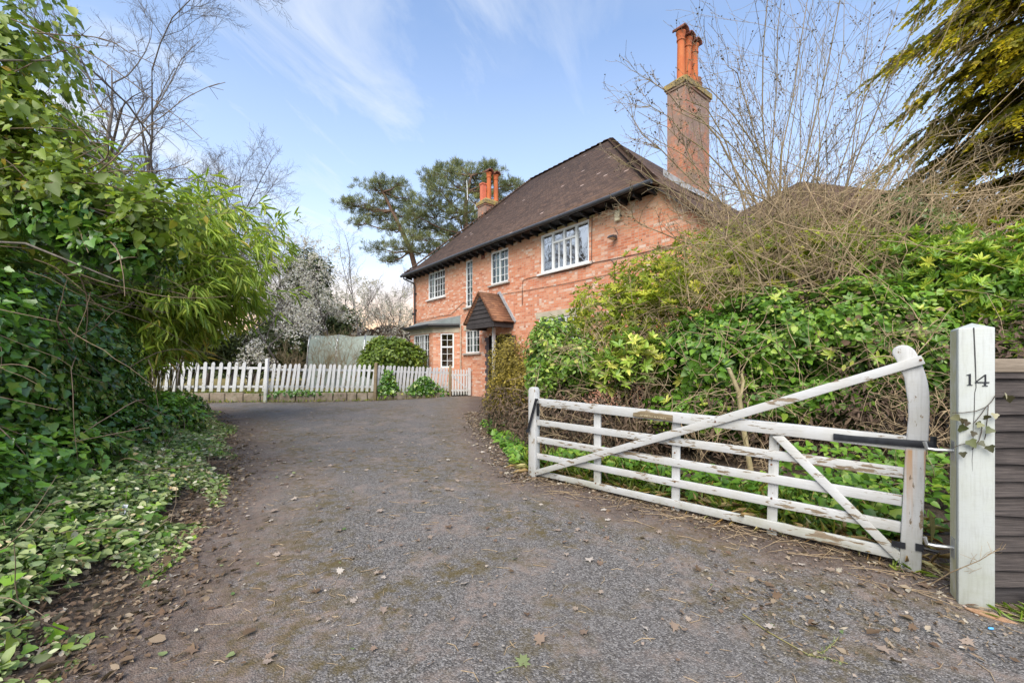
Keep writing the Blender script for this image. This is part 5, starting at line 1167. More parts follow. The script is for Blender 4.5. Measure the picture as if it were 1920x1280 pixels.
P = np.concatenate(LP); D = np.concatenate(LD); L = Leaves(); ok = P[:, 2] > 1.75 + .35 * wob3(P, 2.2) + .5 * np.clip((-6.6 - P[:, 0]) * -1, -1.2, .6) * .3; P, D = P[ok], D[ok]; culm = [c_ for c_ in culm if c_[0][-1, 2] > 1.75 or c_[0][-1, 0] < -6.9]
for j in range(7):
    n = len(P); T = unit(D * .7 + rng.normal(size=(n, 3)) * .55 + np.array([.15, 0, -.55])); L.add(P + rng.normal(size=P.shape) * .05, T, unit(rng.normal(size=(n, 3)) * .6 + np.array([.1, -.3, 1])), rng.uniform(.15, .36, n), 'blade', np.clip(rng.beta(2, 2, n) + .15 * wob3(P, 1.5), 0, 1), 1.0)
tubes(culm, 'culms', K['culm'], 4, bb); L.build('foliage', G['bamboo'], bb)

# bramble and ivy ground cover on the bank
rng = np.random.default_rng(120); n = 40000; Y = 1.1 + 11.8 * rng.beta(1.15, 1.9, n); off_ = rng.uniform(-.15, 2.6, n) ** 1.0; X = leftX(Y) - off_ + .22 * wob3(np.stack([Y, Y * 0, Y * 0], 1), 2.3)
mound = .30 * (1 - np.exp(-np.maximum(off_, 0) / .55)); Z = gz(X, Y) + mound * rng.uniform(.25, 1.0, n) + .015; P = np.stack([X, Y, Z], 1)
keep = (wob3(P, 3.1) > -.45 + .5 * (off_ < .25)) & ~((Y < 3.0) & (off_ < .30) & (rng.uniform(size=n) < .6)); P = P[keep]; near = P[:, 1] < 5
L = Leaves(); L1 = Leaves(); q = rng.uniform(size=len(P)) < .74
for (sel, LL, sz, sh) in ((q, L, .044, 'oval'), (~q, L1, .047, 'ivy')):
    p = P[sel]; k = 3 if sh == 'oval' else 1
    for j in range(k):
        m = len(p); T = unit(rng.normal(size=(m, 3)) * np.array([1, 1, .35]) + np.array([.35, -.2, -.12])); pp = p + T * .012; LL.add(pp, T, unit(rng.normal(size=(m, 3)) * .62 + np.array([.15, -.25, .9])), sz * np.clip(np.exp(rng.normal(size=m) * .38), .4, 2.0), sh, np.clip(rng.beta(1.5, 1.9, m) + .12 * wob3(p, 2) + .1 * np.exp(-(leftX(p[:, 1]) - p[:, 0]) / .6), 0, 1))
tag(L.build('bramble_cover', G['bramble'], None), kind='stuff'); tag(L1.build('ivy_cover', G['mid'], None), kind='stuff')
n = 260; Y = rng.uniform(1.4, 9, n); X = leftX(Y) - rng.uniform(-.1, 2.0, n); P = np.stack([X, Y, gz(X, Y) + rng.uniform(.03, .3, n)], 1); D = np.stack([rng.normal(size=n), rng.normal(size=n), rng.uniform(-.3, .5, n)], 1)
tag(tubes(tangle(rng, P, D, rng.uniform(.3, .9, n), .0032, .3, 7, .06), 'bramble_stems', K['ivystem'], 4), kind='stuff')

# ------------------------------------------------------------------ right hedge: a row of different shrubs behind the gate
HG = 'shrubs in the hedge behind the gate'
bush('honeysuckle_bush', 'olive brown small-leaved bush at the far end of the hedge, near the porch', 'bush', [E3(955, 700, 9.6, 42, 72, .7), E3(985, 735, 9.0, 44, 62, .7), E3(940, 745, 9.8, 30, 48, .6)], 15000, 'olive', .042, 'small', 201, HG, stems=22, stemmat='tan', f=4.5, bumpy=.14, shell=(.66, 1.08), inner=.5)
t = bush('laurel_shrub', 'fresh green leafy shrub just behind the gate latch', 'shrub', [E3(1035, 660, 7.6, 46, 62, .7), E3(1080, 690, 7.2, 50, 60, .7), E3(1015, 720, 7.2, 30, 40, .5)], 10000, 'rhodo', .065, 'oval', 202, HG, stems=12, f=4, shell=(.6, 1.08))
t = bush('yellow_green_shrub', 'yellow-green shrub standing tall against the brick wall', 'shrub', [E3(1130, 585, 8.2, 62, 48, .8), E3(1215, 545, 8.2, 66, 56, .8), E3(1300, 500, 8.2, 60, 56, .8), E3(1190, 640, 8.0, 90, 60, .8), E3(1370, 470, 8.6, 50, 46, .7)], 3000, 'lime', .085, 'lance', 203, HG, stems=14, shell=(.55, 1.1), f=4, wid=1.3)
rng = np.random.default_rng(204); P, N = blob([E3(1130, 580, 8.1, 66, 50, .8), E3(1215, 540, 8.1, 70, 60, .8), E3(1300, 495, 8.1, 66, 58, .8), E3(1190, 625, 8.0, 90, 60, .8), E3(1375, 462, 8.6, 54, 46, .7)], 1500, rng, (.7, 1.12), .2, 4, -.5, .5); L = Leaves(); whorls(L, P, N, rng, .095, 6, 'lance', 1.0, 1.25); L.build('foliage', G['lime'], t)
rng = np.random.default_rng(240); t = empty('lime_whorl_shrub', tuple(at(1450, 690, 6.6)[:2]) + (.3,)); tag(t, 'broad yellow-green leafy shrub at the foot of the tall bare stems', 'shrub', HG)
P, N = blob([E3(1330, 540, 7.0, 90, 50, .7), E3(1450, 500, 6.8, 90, 60, .7), E3(1560, 490, 6.6, 80, 60, .6), E3(1240, 580, 7.2, 70, 44, .6), E3(1640, 520, 6.2, 60, 50, .6)], 1250, rng, (.6, 1.12), .22, 4, -.15, .4); L = Leaves(); whorls(L, P, N, rng, .10, 7, 'lance', 1.0, 1.35, .05); L.build('foliage', G['lime'], t)
tubes([(np.array([np.array(t.location) + rng.normal(size=3) * (.3, .2, .02), (np.array(t.location) + p) / 2 + rng.normal(size=3) * .1, p]), np.array([.012, .008, .004]), 0) for p in P[::14]], 'stems', K['shrub'], 4, t)
t = empty('rhododendron', tuple(at(1190, 690, 6.3)[:2]) + (.3,)); tag(t, 'rhododendron with pale whorled leaves above the gate top rail', 'shrub', HG)
rng = np.random.default_rng(205); P, N = blob([E3(1195, 672, 6.2, 58, 44, .5), E3(1150, 700, 6.3, 36, 40, .4), E3(1250, 700, 6.2, 36, 34, .4)], 330, rng, (.6, 1.05), .15, 4, -.5, .3); L = Leaves(); whorls(L, P, N, rng, .125, 8, 'lance', 1.1, 1.35, .18); L.build('foliage', G['rhodo'], t)
tubes([(np.array([np.array(t.location), (np.array(t.location) + p) / 2 + rng.normal(size=3) * .08, p]), np.array([.012, .008, .004]), 0) for p in P[::8]], 'stems', K['shrub'], 4, t)
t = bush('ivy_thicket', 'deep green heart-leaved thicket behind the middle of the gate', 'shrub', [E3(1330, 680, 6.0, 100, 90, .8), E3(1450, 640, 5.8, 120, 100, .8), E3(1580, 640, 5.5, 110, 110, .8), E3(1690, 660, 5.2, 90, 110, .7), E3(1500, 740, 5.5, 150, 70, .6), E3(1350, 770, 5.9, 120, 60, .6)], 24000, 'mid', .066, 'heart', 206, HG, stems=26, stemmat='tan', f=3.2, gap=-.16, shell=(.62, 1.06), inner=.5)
rng = np.random.default_rng(241); P, N = blob([E3(1330, 680, 6.0, 100, 90, .8), E3(1450, 640, 5.8, 120, 100, .8), E3(1580, 640, 5.5, 110, 110, .8), E3(1690, 660, 5.2, 90, 110, .7), E3(1350, 770, 5.9, 120, 60, .6)], 14000, rng, (.66, 1.10), .2, 3.2, -.2, .5, 1.0); L = Leaves(); leafset(L, P[:9000], N[:9000], rng, .040, 'oval'); L.build('foliage', G['rhodo'], t)
L = Leaves(); whorls(L, P[9000:9420], N[9000:9420], rng, .10, 7, 'lance', 1.0, 1.4, .1); L.build('foliage', G['rhodo'], t)
L = Leaves(); leafset(L, P[10000:11300], N[10000:11300], rng, .05, 'curl'); L.build('dead_leaves', G['litter'], t)
t = bush('spear_leaf_shrub', 'bright spear-leaved shrub behind the numbered gate post', 'shrub', [E3(1800, 560, 5.3, 110, 90, .8), E3(1900, 540, 5.0, 90, 110, .7), E3(1700, 520, 5.8, 90, 70, .8), E3(1880, 660, 4.9, 90, 70, .6)], 3500, 'mid', .08, 'lance', 207, HG, stems=14, f=3.5, wid=1.5)
rng = np.random.default_rng(208); P, N = blob([E3(1800, 555, 5.2, 110, 90, .8), E3(1900, 530, 4.9, 90, 110, .7), E3(1700, 515, 5.7, 90, 70, .8), E3(1890, 640, 4.8, 80, 60, .6), E3(1600, 505, 6.2, 80, 55, .7)], 1350, rng, (.6, 1.1), .2, 4, -.4, .4); L = Leaves(); whorls(L, P, N, rng, .105, 9, 'lance', .9, .9, .05); L.build('foliage', G['spear'], t)
bush('lime_shrub', 'lime green leafy growth between the bare stems, above the hedge', 'shrub', [E3(1470, 445, 8.0, 80, 40, .8), E3(1560, 455, 7.6, 60, 36, .7), E3(1400, 520, 7.6, 90, 40, .7), E3(1640, 450, 7.5, 60, 60, .7)], 5200, 'lime', .075, 'lance', 209, HG, stems=10, f=4, gap=-.1, wid=1.3, shell=(.4, 1.1))
# ivy clump at the right, under the conifer
bush('ivy_mound', 'dark ivy mound between the bare shrub and the conifer', 'ivy', [E3(1690, 410, 7.2, 45, 60, .6), E3(1720, 460, 7.0, 50, 60, .6)], 3600, 'ivy', .075, 'heart', 210, HG, stems=5, f=4)
# earthy dark back of the hedge: the shrubs' own old wood and brown leaves
bush('bramble_thicket', 'brown dead bramble thicket filling the hedge bottom behind the gate', 'shrub', [(.75, 6.9, .55, .9, .5, .7), (1.9, 6.3, .55, 1.0, .5, .8), (3.1, 5.6, .55, 1.0, .5, .9), (4.2, 4.9, .6, .9, .5, 1.0), (5.2, 4.4, .9, .9, .5, 1.2), (2.8, 6.6, 1.4, 1.6, .5, .9), (4.6, 6.0, 1.8, 1.5, .5, 1.2), (-.1, 8.2, .5, .5, .5, .6)], 21000, 'needlebrown', .06, 'lance', 211, HG, stems=0, f=3, gap=-.5, inner=.5)
rng = np.random.default_rng(212)
# dead twigs: tangled, tan, in front of and above the hedge
def twig_field(n, pxr, pyr, Yf, Lr, r, seed, dirbias=(0, 0, .2), curl=.4, sag=.03, forks=2):
    n = int(n * .5)
    g = np.random.default_rng(seed); P = np.array([at(g.uniform(*pxr), g.uniform(*pyr), Yf(g)) for _ in range(n)]); D = rdir(g, n) * np.array([1, .5, .8]) + np.array(dirbias); return tangle(g, P, unit(D), g.uniform(*Lr, n), r, curl, 8, sag, forks)
dt = empty('dead_shrub', (1.1, 7.0, .3)); tag(dt, 'dead brown twiggy shrub among the green leaves behind the gate', 'shrub', HG)
tubes(twig_field(760, (1000, 1360), (630, 900), lambda g: g.uniform(5.9, 6.9), (.25, .7), .0042, 213) + twig_field(380, (1080, 1420), (560, 690), lambda g: g.uniform(6.4, 7.6), (.3, .8), .004, 214), 'twigs', K['tan'], 4, dt)
dt = empty('dead_shrub', (3.6, 4.9, .3)); tag(dt, 'dead brown twigs hanging between the gate heel and the post', 'shrub', HG)
tubes(twig_field(460, (1640, 1800), (600, 1000), lambda g: g.uniform(4.0, 4.9), (.2, .6), .0038, 215) + twig_field(620, (1250, 1700), (620, 960), lambda g: g.uniform(4.7, 5.4), (.25, .7), .004, 216), 'twigs', K['tan'], 4, dt)
dt = empty('dead_shrub', (4.6, 5.9, .3)); tag(dt, 'tan tangle of dead stems arching over the hedge top at the right', 'shrub', HG)
tubes(twig_field(1700, (1280, 1900), (370, 590), lambda g: g.uniform(5.2, 7.0), (.4, 1.1), .0042, 217, (.1, 0, .75), .22, .0, 3) + twig_field(90, (1400, 1900), (330, 560), lambda g: g.uniform(4.6, 6), (1.0, 2.2), .006, 218, (.7, 0, .15), .14), 'twigs', K['tan'], 4, dt)

# the tall bare shrub: many stems fanning up from the hedge
bs = empty('bare_shrub', (4.1, 7.2, .3)); tag(bs, 'tall bare many-stemmed shrub fanning up above the hedge', 'shrub'); rng = np.random.default_rng(220); out = []
tips = [(1330, -40), (1400, -60), (1470, -40), (1500, -80), (1545, -60), (1580, -90), (1620, -60), (1660, -80), (1700, -60), (1745, -40), (1800, -20), (1450, 60), (1380, 110), (1560, 40), (1630, 30), (1520, 120), (1690, 90), (1760, 120), (1600, 150), (1840, 60), (1480, 180), (1350, 180)]
for i, (px, py) in enumerate(tips):
    b = np.array([4.15 + rng.normal() * .28, 7.1 + rng.normal() * .3, .3]); e = at(px, py, rng.uniform(6.0, 7.6)); d = e - b; L_ = np.linalg.norm(d) * 1.03
    grow(rng, b, d / L_ + np.array([0, 0, .10]), L_, rng.uniform(.014, .024), 0, 2, out, .055, -.005, (7, 10), (18, 48), (.22, .38), .32, 10, .5, .25)
for (pts_) in ([(1500, 560), (1400, 360), (1270, 230), (1205, 195)], [(1480, 560), (1380, 400), (1290, 330), (1190, 240), (1175, 165)], [(1470, 600), (1350, 430), (1250, 340), (1150, 300)], [(1520, 560), (1440, 300), (1340, 170), (1270, 150)], [(1510, 540), (1440, 330), (1385, 140), (1362, 120)], [(1470, 560), (1330, 480), (1230, 430), (1165, 400)], [(1490, 520), (1360, 260), (1230, 160), (1215, 145)]):
    c = np.array([at(a, b_, 6.9 - .12 * k) for k, (a, b_) in enumerate(pts_)]); u = np.linspace(0, len(c) - 1, 12); c2 = np.stack([np.interp(u, np.arange(len(c)), c[:, j]) for j in range(3)], 1); c2[1:-1] = (c2[:-2] + 2 * c2[1:-1] + c2[2:]) / 4; c2 += rng.normal(size=c2.shape) * .02
    out.append((c2, np.linspace(.016, .0035, 12), 0))
    for k in range(16):
        j = rng.integers(4, 11); d = unit(unit(c2[j + 1] - c2[j]) + rng.normal(size=3) * .6 + (0, 0, .25)); grow(rng, c2[j], d, rng.uniform(.25, .8), .005, 1, 2, out, .12, .02, (3, 5), (20, 50), (.3, .5), .3, 5)
for k in range(26):
    sgn = -1 if k % 5 < 3 else 1; x0_ = rng.uniform(1400, 1700); tx = rng.uniform(1170, 1420) if sgn < 0 else rng.uniform(1700, 1920); ty = rng.uniform(120, 430); y_m = rng.uniform(.25, .6); Y0 = rng.uniform(5.4, 6.8)
    q = [at(x0_, 600, Y0), at(x0_ + (tx - x0_) * .3, 600 + (ty - 600) * (.3 + y_m * .45), Y0 - .1), at(x0_ + (tx - x0_) * .65, 600 + (ty - 600) * (.65 + y_m * .4), Y0 - .2), at(tx, ty + rng.uniform(0, 60), Y0 - .3)]
    c = np.array(q); u = np.linspace(0, 3, 14); c2 = np.stack([np.interp(u, np.arange(4), c[:, j]) for j in range(3)], 1)
    for _ in range(2): c2[1:-1] = (c2[:-2] + 2 * c2[1:-1] + c2[2:]) / 4
    c2 += rng.normal(size=c2.shape) * .012; out.append((c2, np.linspace(rng.uniform(.008, .015), .003, 14), 0))
    for _ in range(7):
        j = rng.integers(4, 13); d = unit(unit(c2[j + 1 if j < 13 else j] - c2[j - 1]) + rng.normal(size=3) * .5 + (0, 0, .2)); grow(rng, c2[j], d, rng.uniform(.2, .6), .0042, 1, 2, out, .12, .02, (2, 4), (20, 50), (.3, .5), .3, 5)
tubes([o for o in out if o[2] == 0], 'stems', K['shrub'], 6, bs); tubes([o for o in out if o[2] > 0], 'twigs', K['shrub'], 3, bs)
tw = [o for o in out if o[2] > 0]; P = np.array([tw[rng.integers(len(tw))][0][rng.integers(1, 5)] for _ in range(5200)]); L = Leaves(); n = len(P); L.add(P, unit(rdir(rng, n) + (0, 0, .4)), rdir(rng, n), rng.uniform(.016, .034, n), 'small', rng.uniform(0, .5, n), 1.6); L.build('buds', G['needlebrown'], bs)
# pale cut branch in the hedge
cb = [(np.array([at(1412, 905, 5.0), at(1400, 840, 5.0), at(1389, 770, 5.0), at(1385, 735, 4.98), at(1366, 690, 4.95)]), np.array([.032, .030, .028, .026, .022]), 0), (np.array([at(1388, 745, 5.0), at(1394, 715, 5.02), at(1390, 700, 5.03)]), np.array([.02, .017, .015]), 0)]
cbo = tubes(cb, 'cut_branch', barkmat('pale_cut_branch', (.30, .25, .12), (.50, .42, .26)), 8); tag(cbo, 'pale sawn-off branch stump standing in the hedge behind the gate', 'branch')
p = at(1366, 690, 4.95); t = MB(); t.lathe((p[0], p[1], p[2] - .004), [(.0215, 0), (.0215, .008), (0, .010)], 10); t.build('cut_face', M['cream'], cbo)

# conifer at the upper right
cf = empty('conifer_tree', (10.4, 7.6, .2)); tag(cf, 'golden-tipped drooping conifer in the upper right corner', 'tree'); rng = np.random.default_rng(230)
tubes([(np.array([(10.4, 7.6, 0), (10.4, 7.6, 4), (10.3, 7.6, 10.5)]), np.array([.3, .22, .06]))], 'trunk', K['bark_dark'], 9, cf)
limb = []; L = Leaves()
for k in range(270):
    z = 2.2 + 8.0 * rng.beta(1.0, 1.25); az = rng.uniform(pi * .68, pi * 1.5); Ln = rng.uniform(1.9, 4.3) * (1.08 - z / 26); d = np.array([cos(az), sin(az), 0]); u = np.linspace(0, 1, 9)[:, None]
    p = np.array([10.4, 7.6, z]) + d * Ln * u + np.array([0, 0, 1]) * (.35 * u - .9 * u ** 2.2) * Ln * .55; limb.append((p, np.linspace(.03, .006, 9), 0)); side = np.array([-d[1], d[0], 0])
    m = 40; uu = rng.uniform(.12, 1.0, m); j = np.clip((uu * 8).astype(int), 0, 7); q = p[j] + (p[j + 1] - p[j]) * (uu * 8 - j)[:, None]
    sg = rng.choice([-1, 1], m)[:, None]; o = unit(d * rng.uniform(.5, 1, (m, 1)) + side * sg * rng.uniform(.3, 1.0, (m, 1)) + np.array([0, 0, -.42]) + rng.normal(size=(m, 3)) * .12); sl = rng.uniform(.25, .6, m)
    for f_ in np.linspace(.05, 1, 11):       # each spray: scales along it, golden towards the tip
        pp = q + o * (sl * f_)[:, None] + np.array([0, 0, -.16]) * (f_ ** 2)
        for s2 in (-1, 1):
            T = unit(o + side * s2 * .75 + rng.normal(size=(m, 3)) * .22 + np.array([0, 0, -.2])); L.add(pp, T, unit(rng.normal(size=(m, 3)) * .35 + np.array([0, 0, 1])), rng.uniform(.07, .13, m) * (1.25 - .5 * f_), 'small', np.clip(f_ ** 1.8 * .75 * rng.uniform(.4, 1.25, m) + rng.uniform(0, .2, m), 0, 1), .95)
tubes(limb, 'branches', K['bark_dark'], 5, cf); L.build('crown', G['conifer'], cf)
# ------------------------------------------------------------------ undergrowth, litter and small things
def gsurf(X, Y):
    inside = (X > leftX(Y)) & (X < rightX(Y)); return np.where(inside, rise(Y) + .012, gz(X, Y) + .006)
rng = np.random.default_rng(301)
# grass tufts and weeds under and behind the gate
n = 230; s = rng.uniform(.0, 1.05, n); o = rng.uniform(.18, 1.1, n); X = 2.75 - 2.6 * s + .45 * o; Y = 3.05 + 2.35 * s + .6 * o; L = Leaves()
tuft = np.repeat(np.arange(n), 13); P = np.stack([X[tuft] + rng.normal(size=len(tuft)) * .04, Y[tuft] + rng.normal(size=len(tuft)) * .04, 0 * X[tuft]], 1); P[:, 2] = gsurf(P[:, 0], P[:, 1]); m = len(P)
keep = wob3(P, 2.7) > -.15; P = P[keep]; m = len(P); T = unit(rng.normal(size=(m, 3)) * np.array([.7, .7, .1]) + np.array([0, -.1, .75])); L.add(P, T, unit(rng.normal(size=(m, 3)) + np.array([0, -.6, .5])), rng.uniform(.08, .24, m), 'grass', np.clip(rng.beta(1.7, 1.9, m), 0, 1), .9)
for (cx_, cy_, k, h) in ((2.86, 2.42, 50, .12), (3.02, 2.44, 36, .11), (2.70, 2.98, 22, .10), (.25, 5.75, 160, .22), (.9, 5.3, 160, .24), (1.3, 5.1, 120, .22)):
    P = np.stack([cx_ + rng.normal(size=k) * .06, cy_ + rng.normal(size=k) * .04, np.zeros(k)], 1); P[:, 2] = gsurf(P[:, 0], P[:, 1]); T = unit(rng.normal(size=(k, 3)) * np.array([.8, .8, .1]) + np.array([0, 0, .5])); L.add(P, T, unit(rng.normal(size=(k, 3)) + np.array([0, -.5, .6])), h * rng.uniform(.5, 1.2, k), 'grass', rng.beta(2, 2, k) * .8, 1.3)
# rough grass at the foot of the kerb and the lawn edge
n = 2600; X = rng.uniform(-12, -2.6, n); Y = np.interp(X, KX, KY) + rng.choice([-.03, .16, .3, .8, 1.6], n) + rng.normal(size=n) * .05; Z = np.where(Y > np.interp(X, KX, KY) + .08, .54, rise(Y)); P = np.stack([X, Y, Z], 1)
L.add(P, unit(rng.normal(size=(n, 3)) * np.array([.6, .6, .1]) + np.array([0, 0, .8])), unit(rng.normal(size=(n, 3)) + np.array([0, -.7, .4])), rng.uniform(.05, .15, n), 'grass', rng.beta(2, 2, n), 2)
tag(L.build('grass_tufts', G['grass'], None), kind='stuff')
L = Leaves(); n = 1500; s = rng.uniform(-.05, 1.05, n); o = rng.uniform(.14, 1.0, n); X = 2.75 - 2.6 * s + .45 * o; Y = 3.0 + 2.35 * s + .6 * o; P = np.stack([X, Y, gsurf(X, Y) + .01], 1)
L.add(P, unit(rng.normal(size=(n, 3)) * np.array([1, 1, .25]) + np.array([0, 0, .12])), unit(rng.normal(size=(n, 3)) * .5 + np.array([0, 0, 1])), rng.uniform(.1, .35, n), 'grass', rng.uniform(0, 1, n), .4)
tag(L.build('dead_grass', G['straw'], None), kind='stuff')
L = Leaves(); n = 1900; s = rng.uniform(-.1, 1.0, n); o = rng.uniform(.1, 1.3, n) ** .8; X = 2.85 - 2.6 * s + .45 * o; Y = 3.05 + 2.35 * s + .6 * o; P = np.stack([X, Y, gsurf(X, Y) + rng.uniform(.02, .16, n)], 1); P = P[wob3(P, 2.4, 1) > -.05]
leafset(L, P, np.tile([-.2, -.5, 1], (len(P), 1)), rng, .062, 'ivy', .8, .1); n = 900; Y = rng.uniform(5.6, 9.2, n); X = rightX(Y) + rng.uniform(.0, .35, n); P = np.stack([X, Y, gsurf(X, Y) + rng.uniform(.01, .12, n)], 1); leafset(L, P, np.tile([-.4, -.5, 1], (n, 1)), rng, .06, 'ivy', .8, .1)
n = 1500; X = rng.uniform(2.6, 4.3, n); Y = 3.25 + rng.uniform(0, 1.2, n) + .15 * (X - 2.6); P = np.stack([X, Y, gsurf(X, Y) + .02 + .45 * rng.uniform(0, 1, n) * np.clip((Y - 3.1) / 1.1, .1, 1)], 1); P = P[wob3(P, 3.4, .5) > -.3]; leafset(L, P, np.tile([-.3, -.7, .8], (len(P), 1)), rng, .06, 'heart', .6, .2)
tag(L.build('ground_ivy', G['mid'], None), kind='stuff')

# dead leaf litter: thick on both verges, thin over the drive
def flat(L, X, Y, sz, shp, rnd, lift=.004, tilt=.25, g=rng):
    if shp == 'curl':
        pick = g.choice(5, len(X), p=[.3, .25, .2, .15, .1])
        for k_, s_ in enumerate(('curl', 'lance', 'maple', 'oval', 'small')):
            m_ = pick == k_; flat(L, X[m_], Y[m_], np.broadcast_to(sz, X.shape)[m_] * (1.15 if s_ == 'lance' else 1), s_ + '', np.asarray(rnd)[m_], lift, tilt * 1.3, g) if s_ != 'curl' else _flat(L, X[m_], Y[m_], np.broadcast_to(sz, X.shape)[m_], s_, np.asarray(rnd)[m_], lift, tilt, g)
        return
    _flat(L, X, Y, sz, shp, rnd, lift, tilt, g)
def _flat(L, X, Y, sz, shp, rnd, lift=.004, tilt=.25, g=rng):
    n = len(X); P = np.stack([X, Y, gsurf(X, Y) + lift], 1); a = g.uniform(0, 2 * pi, n); T = np.stack([np.cos(a), np.sin(a), g.normal(size=n) * tilt * .4], 1); L.add(P, T, unit(np.stack([g.normal(size=n) * tilt, g.normal(size=n) * tilt, np.ones(n)], 1)), sz, shp, rnd, g.uniform(.7, 1.1, n))
L = Leaves()
n = 2600; s = rng.uniform(-.12, 1.0, n); o = rng.normal(size=n) * .16 - .10 + .25 * rng.uniform(0, 1, n); X = 2.75 - 2.55 * s + .67 * o; Y = 3.0 + 2.3 * s + .74 * o; flat(L, X, Y, rng.uniform(.010, .042, n), 'curl', rng.beta(1.5, 1.5, n), .004, .5)
n = 800; X = rng.uniform(1.2, 3.4, n); Y = 2.0 + rng.uniform(0, .95, n) - .1 * (X - 2.2); flat(L, X, Y, np.clip(.024 * np.exp(rng.normal(size=n) * .5), .006, .07), 'curl', rng.beta(1.8, 1.3, n), .006, .5)
n = 2400; Y = rng.uniform(5.0, 11.5, n); X = rightX(Y) + rng.normal(size=n) * .16; flat(L, X, Y, rng.uniform(.02, .06, n), 'curl', rng.beta(2.2, 1.5, n), .006, .5)
n = 8500; Y = 1.3 + 10.5 * rng.beta(1.1, 2.0, n); X = leftX(Y) + rng.normal(size=n) * .28 - .12; flat(L, X, Y, np.clip(.030 * np.exp(rng.normal(size=n) * .45), .008, .075), 'curl', rng.beta(1.3, 1.8, n), .01, .6)
n = 700; X = rng.uniform(-11, -2.8, n); Y = np.interp(X, KX, KY) - np.abs(rng.normal(size=n)) * .22; flat(L, X, Y, rng.uniform(.03, .06, n), 'curl', rng.beta(1.3, 2, n), .006, .4)
tag(L.build('leaf_litter', G['litter'], None), kind='stuff')
L = Leaves(); n = 340; Y = 1.5 + 12 * rng.beta(1.0, 2.2, n); tt_ = rng.uniform(.02, .98, n); X = leftX(Y) + (rightX(Y) - leftX(Y)) * tt_; flat(L, X, Y, rng.uniform(.022, .075, n) , 'maple', rng.uniform(0, 1, n), .008, .22)
n = 2600; Y = 1.5 + 11 * rng.beta(1.0, 2.2, n); tt_ = rng.beta(.55, .55, n); X = leftX(Y) + (rightX(Y) - leftX(Y)) * tt_; flat(L, X, Y, rng.uniform(.006, .028, n), 'curl', rng.uniform(0, 1, n), .007, .35)
tag(L.build('fallen_leaves', G['fallen'], None), kind='stuff')
L = Leaves(); n = 60; Y = 1.6 + 13 * rng.beta(1.0, 2.0, n); tt_ = rng.uniform(.02, .98, n); X = leftX(Y) + (rightX(Y) - leftX(Y)) * tt_; flat(L, X, Y, rng.uniform(.015, .05, n), 'heart', rng.uniform(0, 1, n), .008, .3)
tag(L.build('green_fallen_leaves', G['greenfall'], None), kind='stuff')
n = 600; Y = 1.5 + 9 * rng.beta(1.0, 2.2, n); tt_ = rng.uniform(0, 1, n); X = leftX(Y) + (rightX(Y) - leftX(Y)) * tt_; tw = []
for i in range(n):
    a = rng.uniform(0, 2 * pi); l = rng.uniform(.03, .14); c = np.array([X[i], Y[i], float(rise(Y[i])) + .011]); d = np.array([cos(a), sin(a), 0]) * l / 2; sd_ = np.array([-sin(a), cos(a), 0]) * rng.normal() * l * .15; tw.append((np.array([c - d, c + sd_, c + d]), np.array([.0016, .0018, .0012]) * rng.uniform(.7, 1.6), 0))
for i in range(170):
    s, o = rng.uniform(-.1, 1), rng.normal() * .2 - .1; c = np.array([2.75 - 2.55 * s + .67 * o, 3.0 + 2.3 * s + .74 * o, 0]); c[2] = float(gsurf(c[0], c[1])) + .012; a = rng.uniform(0, 2 * pi); l = rng.uniform(.06, .4); d = np.array([cos(a), sin(a), 0]) * l / 2; tw.append((np.array([c - d, c + rng.normal(size=3) * np.array([.02, .02, .004]), c + d]), np.array([.002, .0022, .0012]), 0))
tag(tubes(tw, 'fallen_twigs', K['tan'], 4), kind='stuff')

# single small things one can pick out
def gp_(px, py): 
    Y = CAMH * FPX / (py - 690)
    for _ in range(4): Y = (CAMH - float(rise(Y)) - .008) * FPX / (py - 690)
    return np.array([(px - 960) / FPX * Y, Y, float(rise(Y)) + .012])
p = gp_(975, 1250); L = Leaves(); L.add([p], np.array([[.25, .55, .06]]), np.array([[.1, -.2, 1.0]]), .085, 'maple', [.75], .9)
lf_ = L.build('green_leaf', G['greenfall'], None, tuple(p)); tag(lf_, 'pale green leaf with long stalk lying in the foreground of the drive', 'leaf')
a, b = p, gp_(930, 1263); s_ = tubes([(np.array([a, (a + b) / 2 + (0, 0, .01), b]) - p, np.array([.0018, .0015, .0015]))], 'stalk', K['culm'], 5, None); s_.parent = lf_
tw0 = [gp_(1393, 1152), gp_(1440, 1185), gp_(1480, 1208), gp_(1516, 1228)]; gt = empty('green_twig', tuple(tw0[-1])); tag(gt, 'green fallen twig with catkins lying on the drive near the gate post', 'twig')
g0 = np.array(gt.location); tubes([(np.array(tw0), np.array([.004, .0035, .003, .003])), (np.array([tw0[3], gp_(1545, 1222), gp_(1565, 1205), gp_(1572, 1195)]), .0025), (np.array([tw0[3], gp_(1555, 1235), gp_(1590, 1245)]), .002)], 'stem', K['culm'], 6, gt)
L = Leaves(); q = np.concatenate([np.linspace(tw0[3], gp_(1545, 1222), 8), np.linspace(gp_(1545, 1222), gp_(1572, 1195), 12), np.linspace(tw0[3], gp_(1590, 1245), 10)]); q = np.repeat(q, 3, 0) + rng.normal(size=(len(q) * 3, 3)) * .004; n = len(q); L.add(q, rdir(rng, n), rdir(rng, n), rng.uniform(.008, .018, n), 'oval', rng.uniform(.5, 1, n)); L.build('catkins', G['greenfall'], gt)
p = gp_(1858, 1181); t = MB(); t.lathe((0, 0, 0), [(0, 0), (.008, .002), (.010, .008), (.008, .014), (0, .016)], 10); o = t.build('blue_pebble', mat_plain('blue_plastic', (.12, .42, .80), .35), None, merge=True); o.location = p; o.scale = (1.6, .8, .8); tag(o, 'tiny bright blue plastic bit on the soil by the post foot', 'litter')
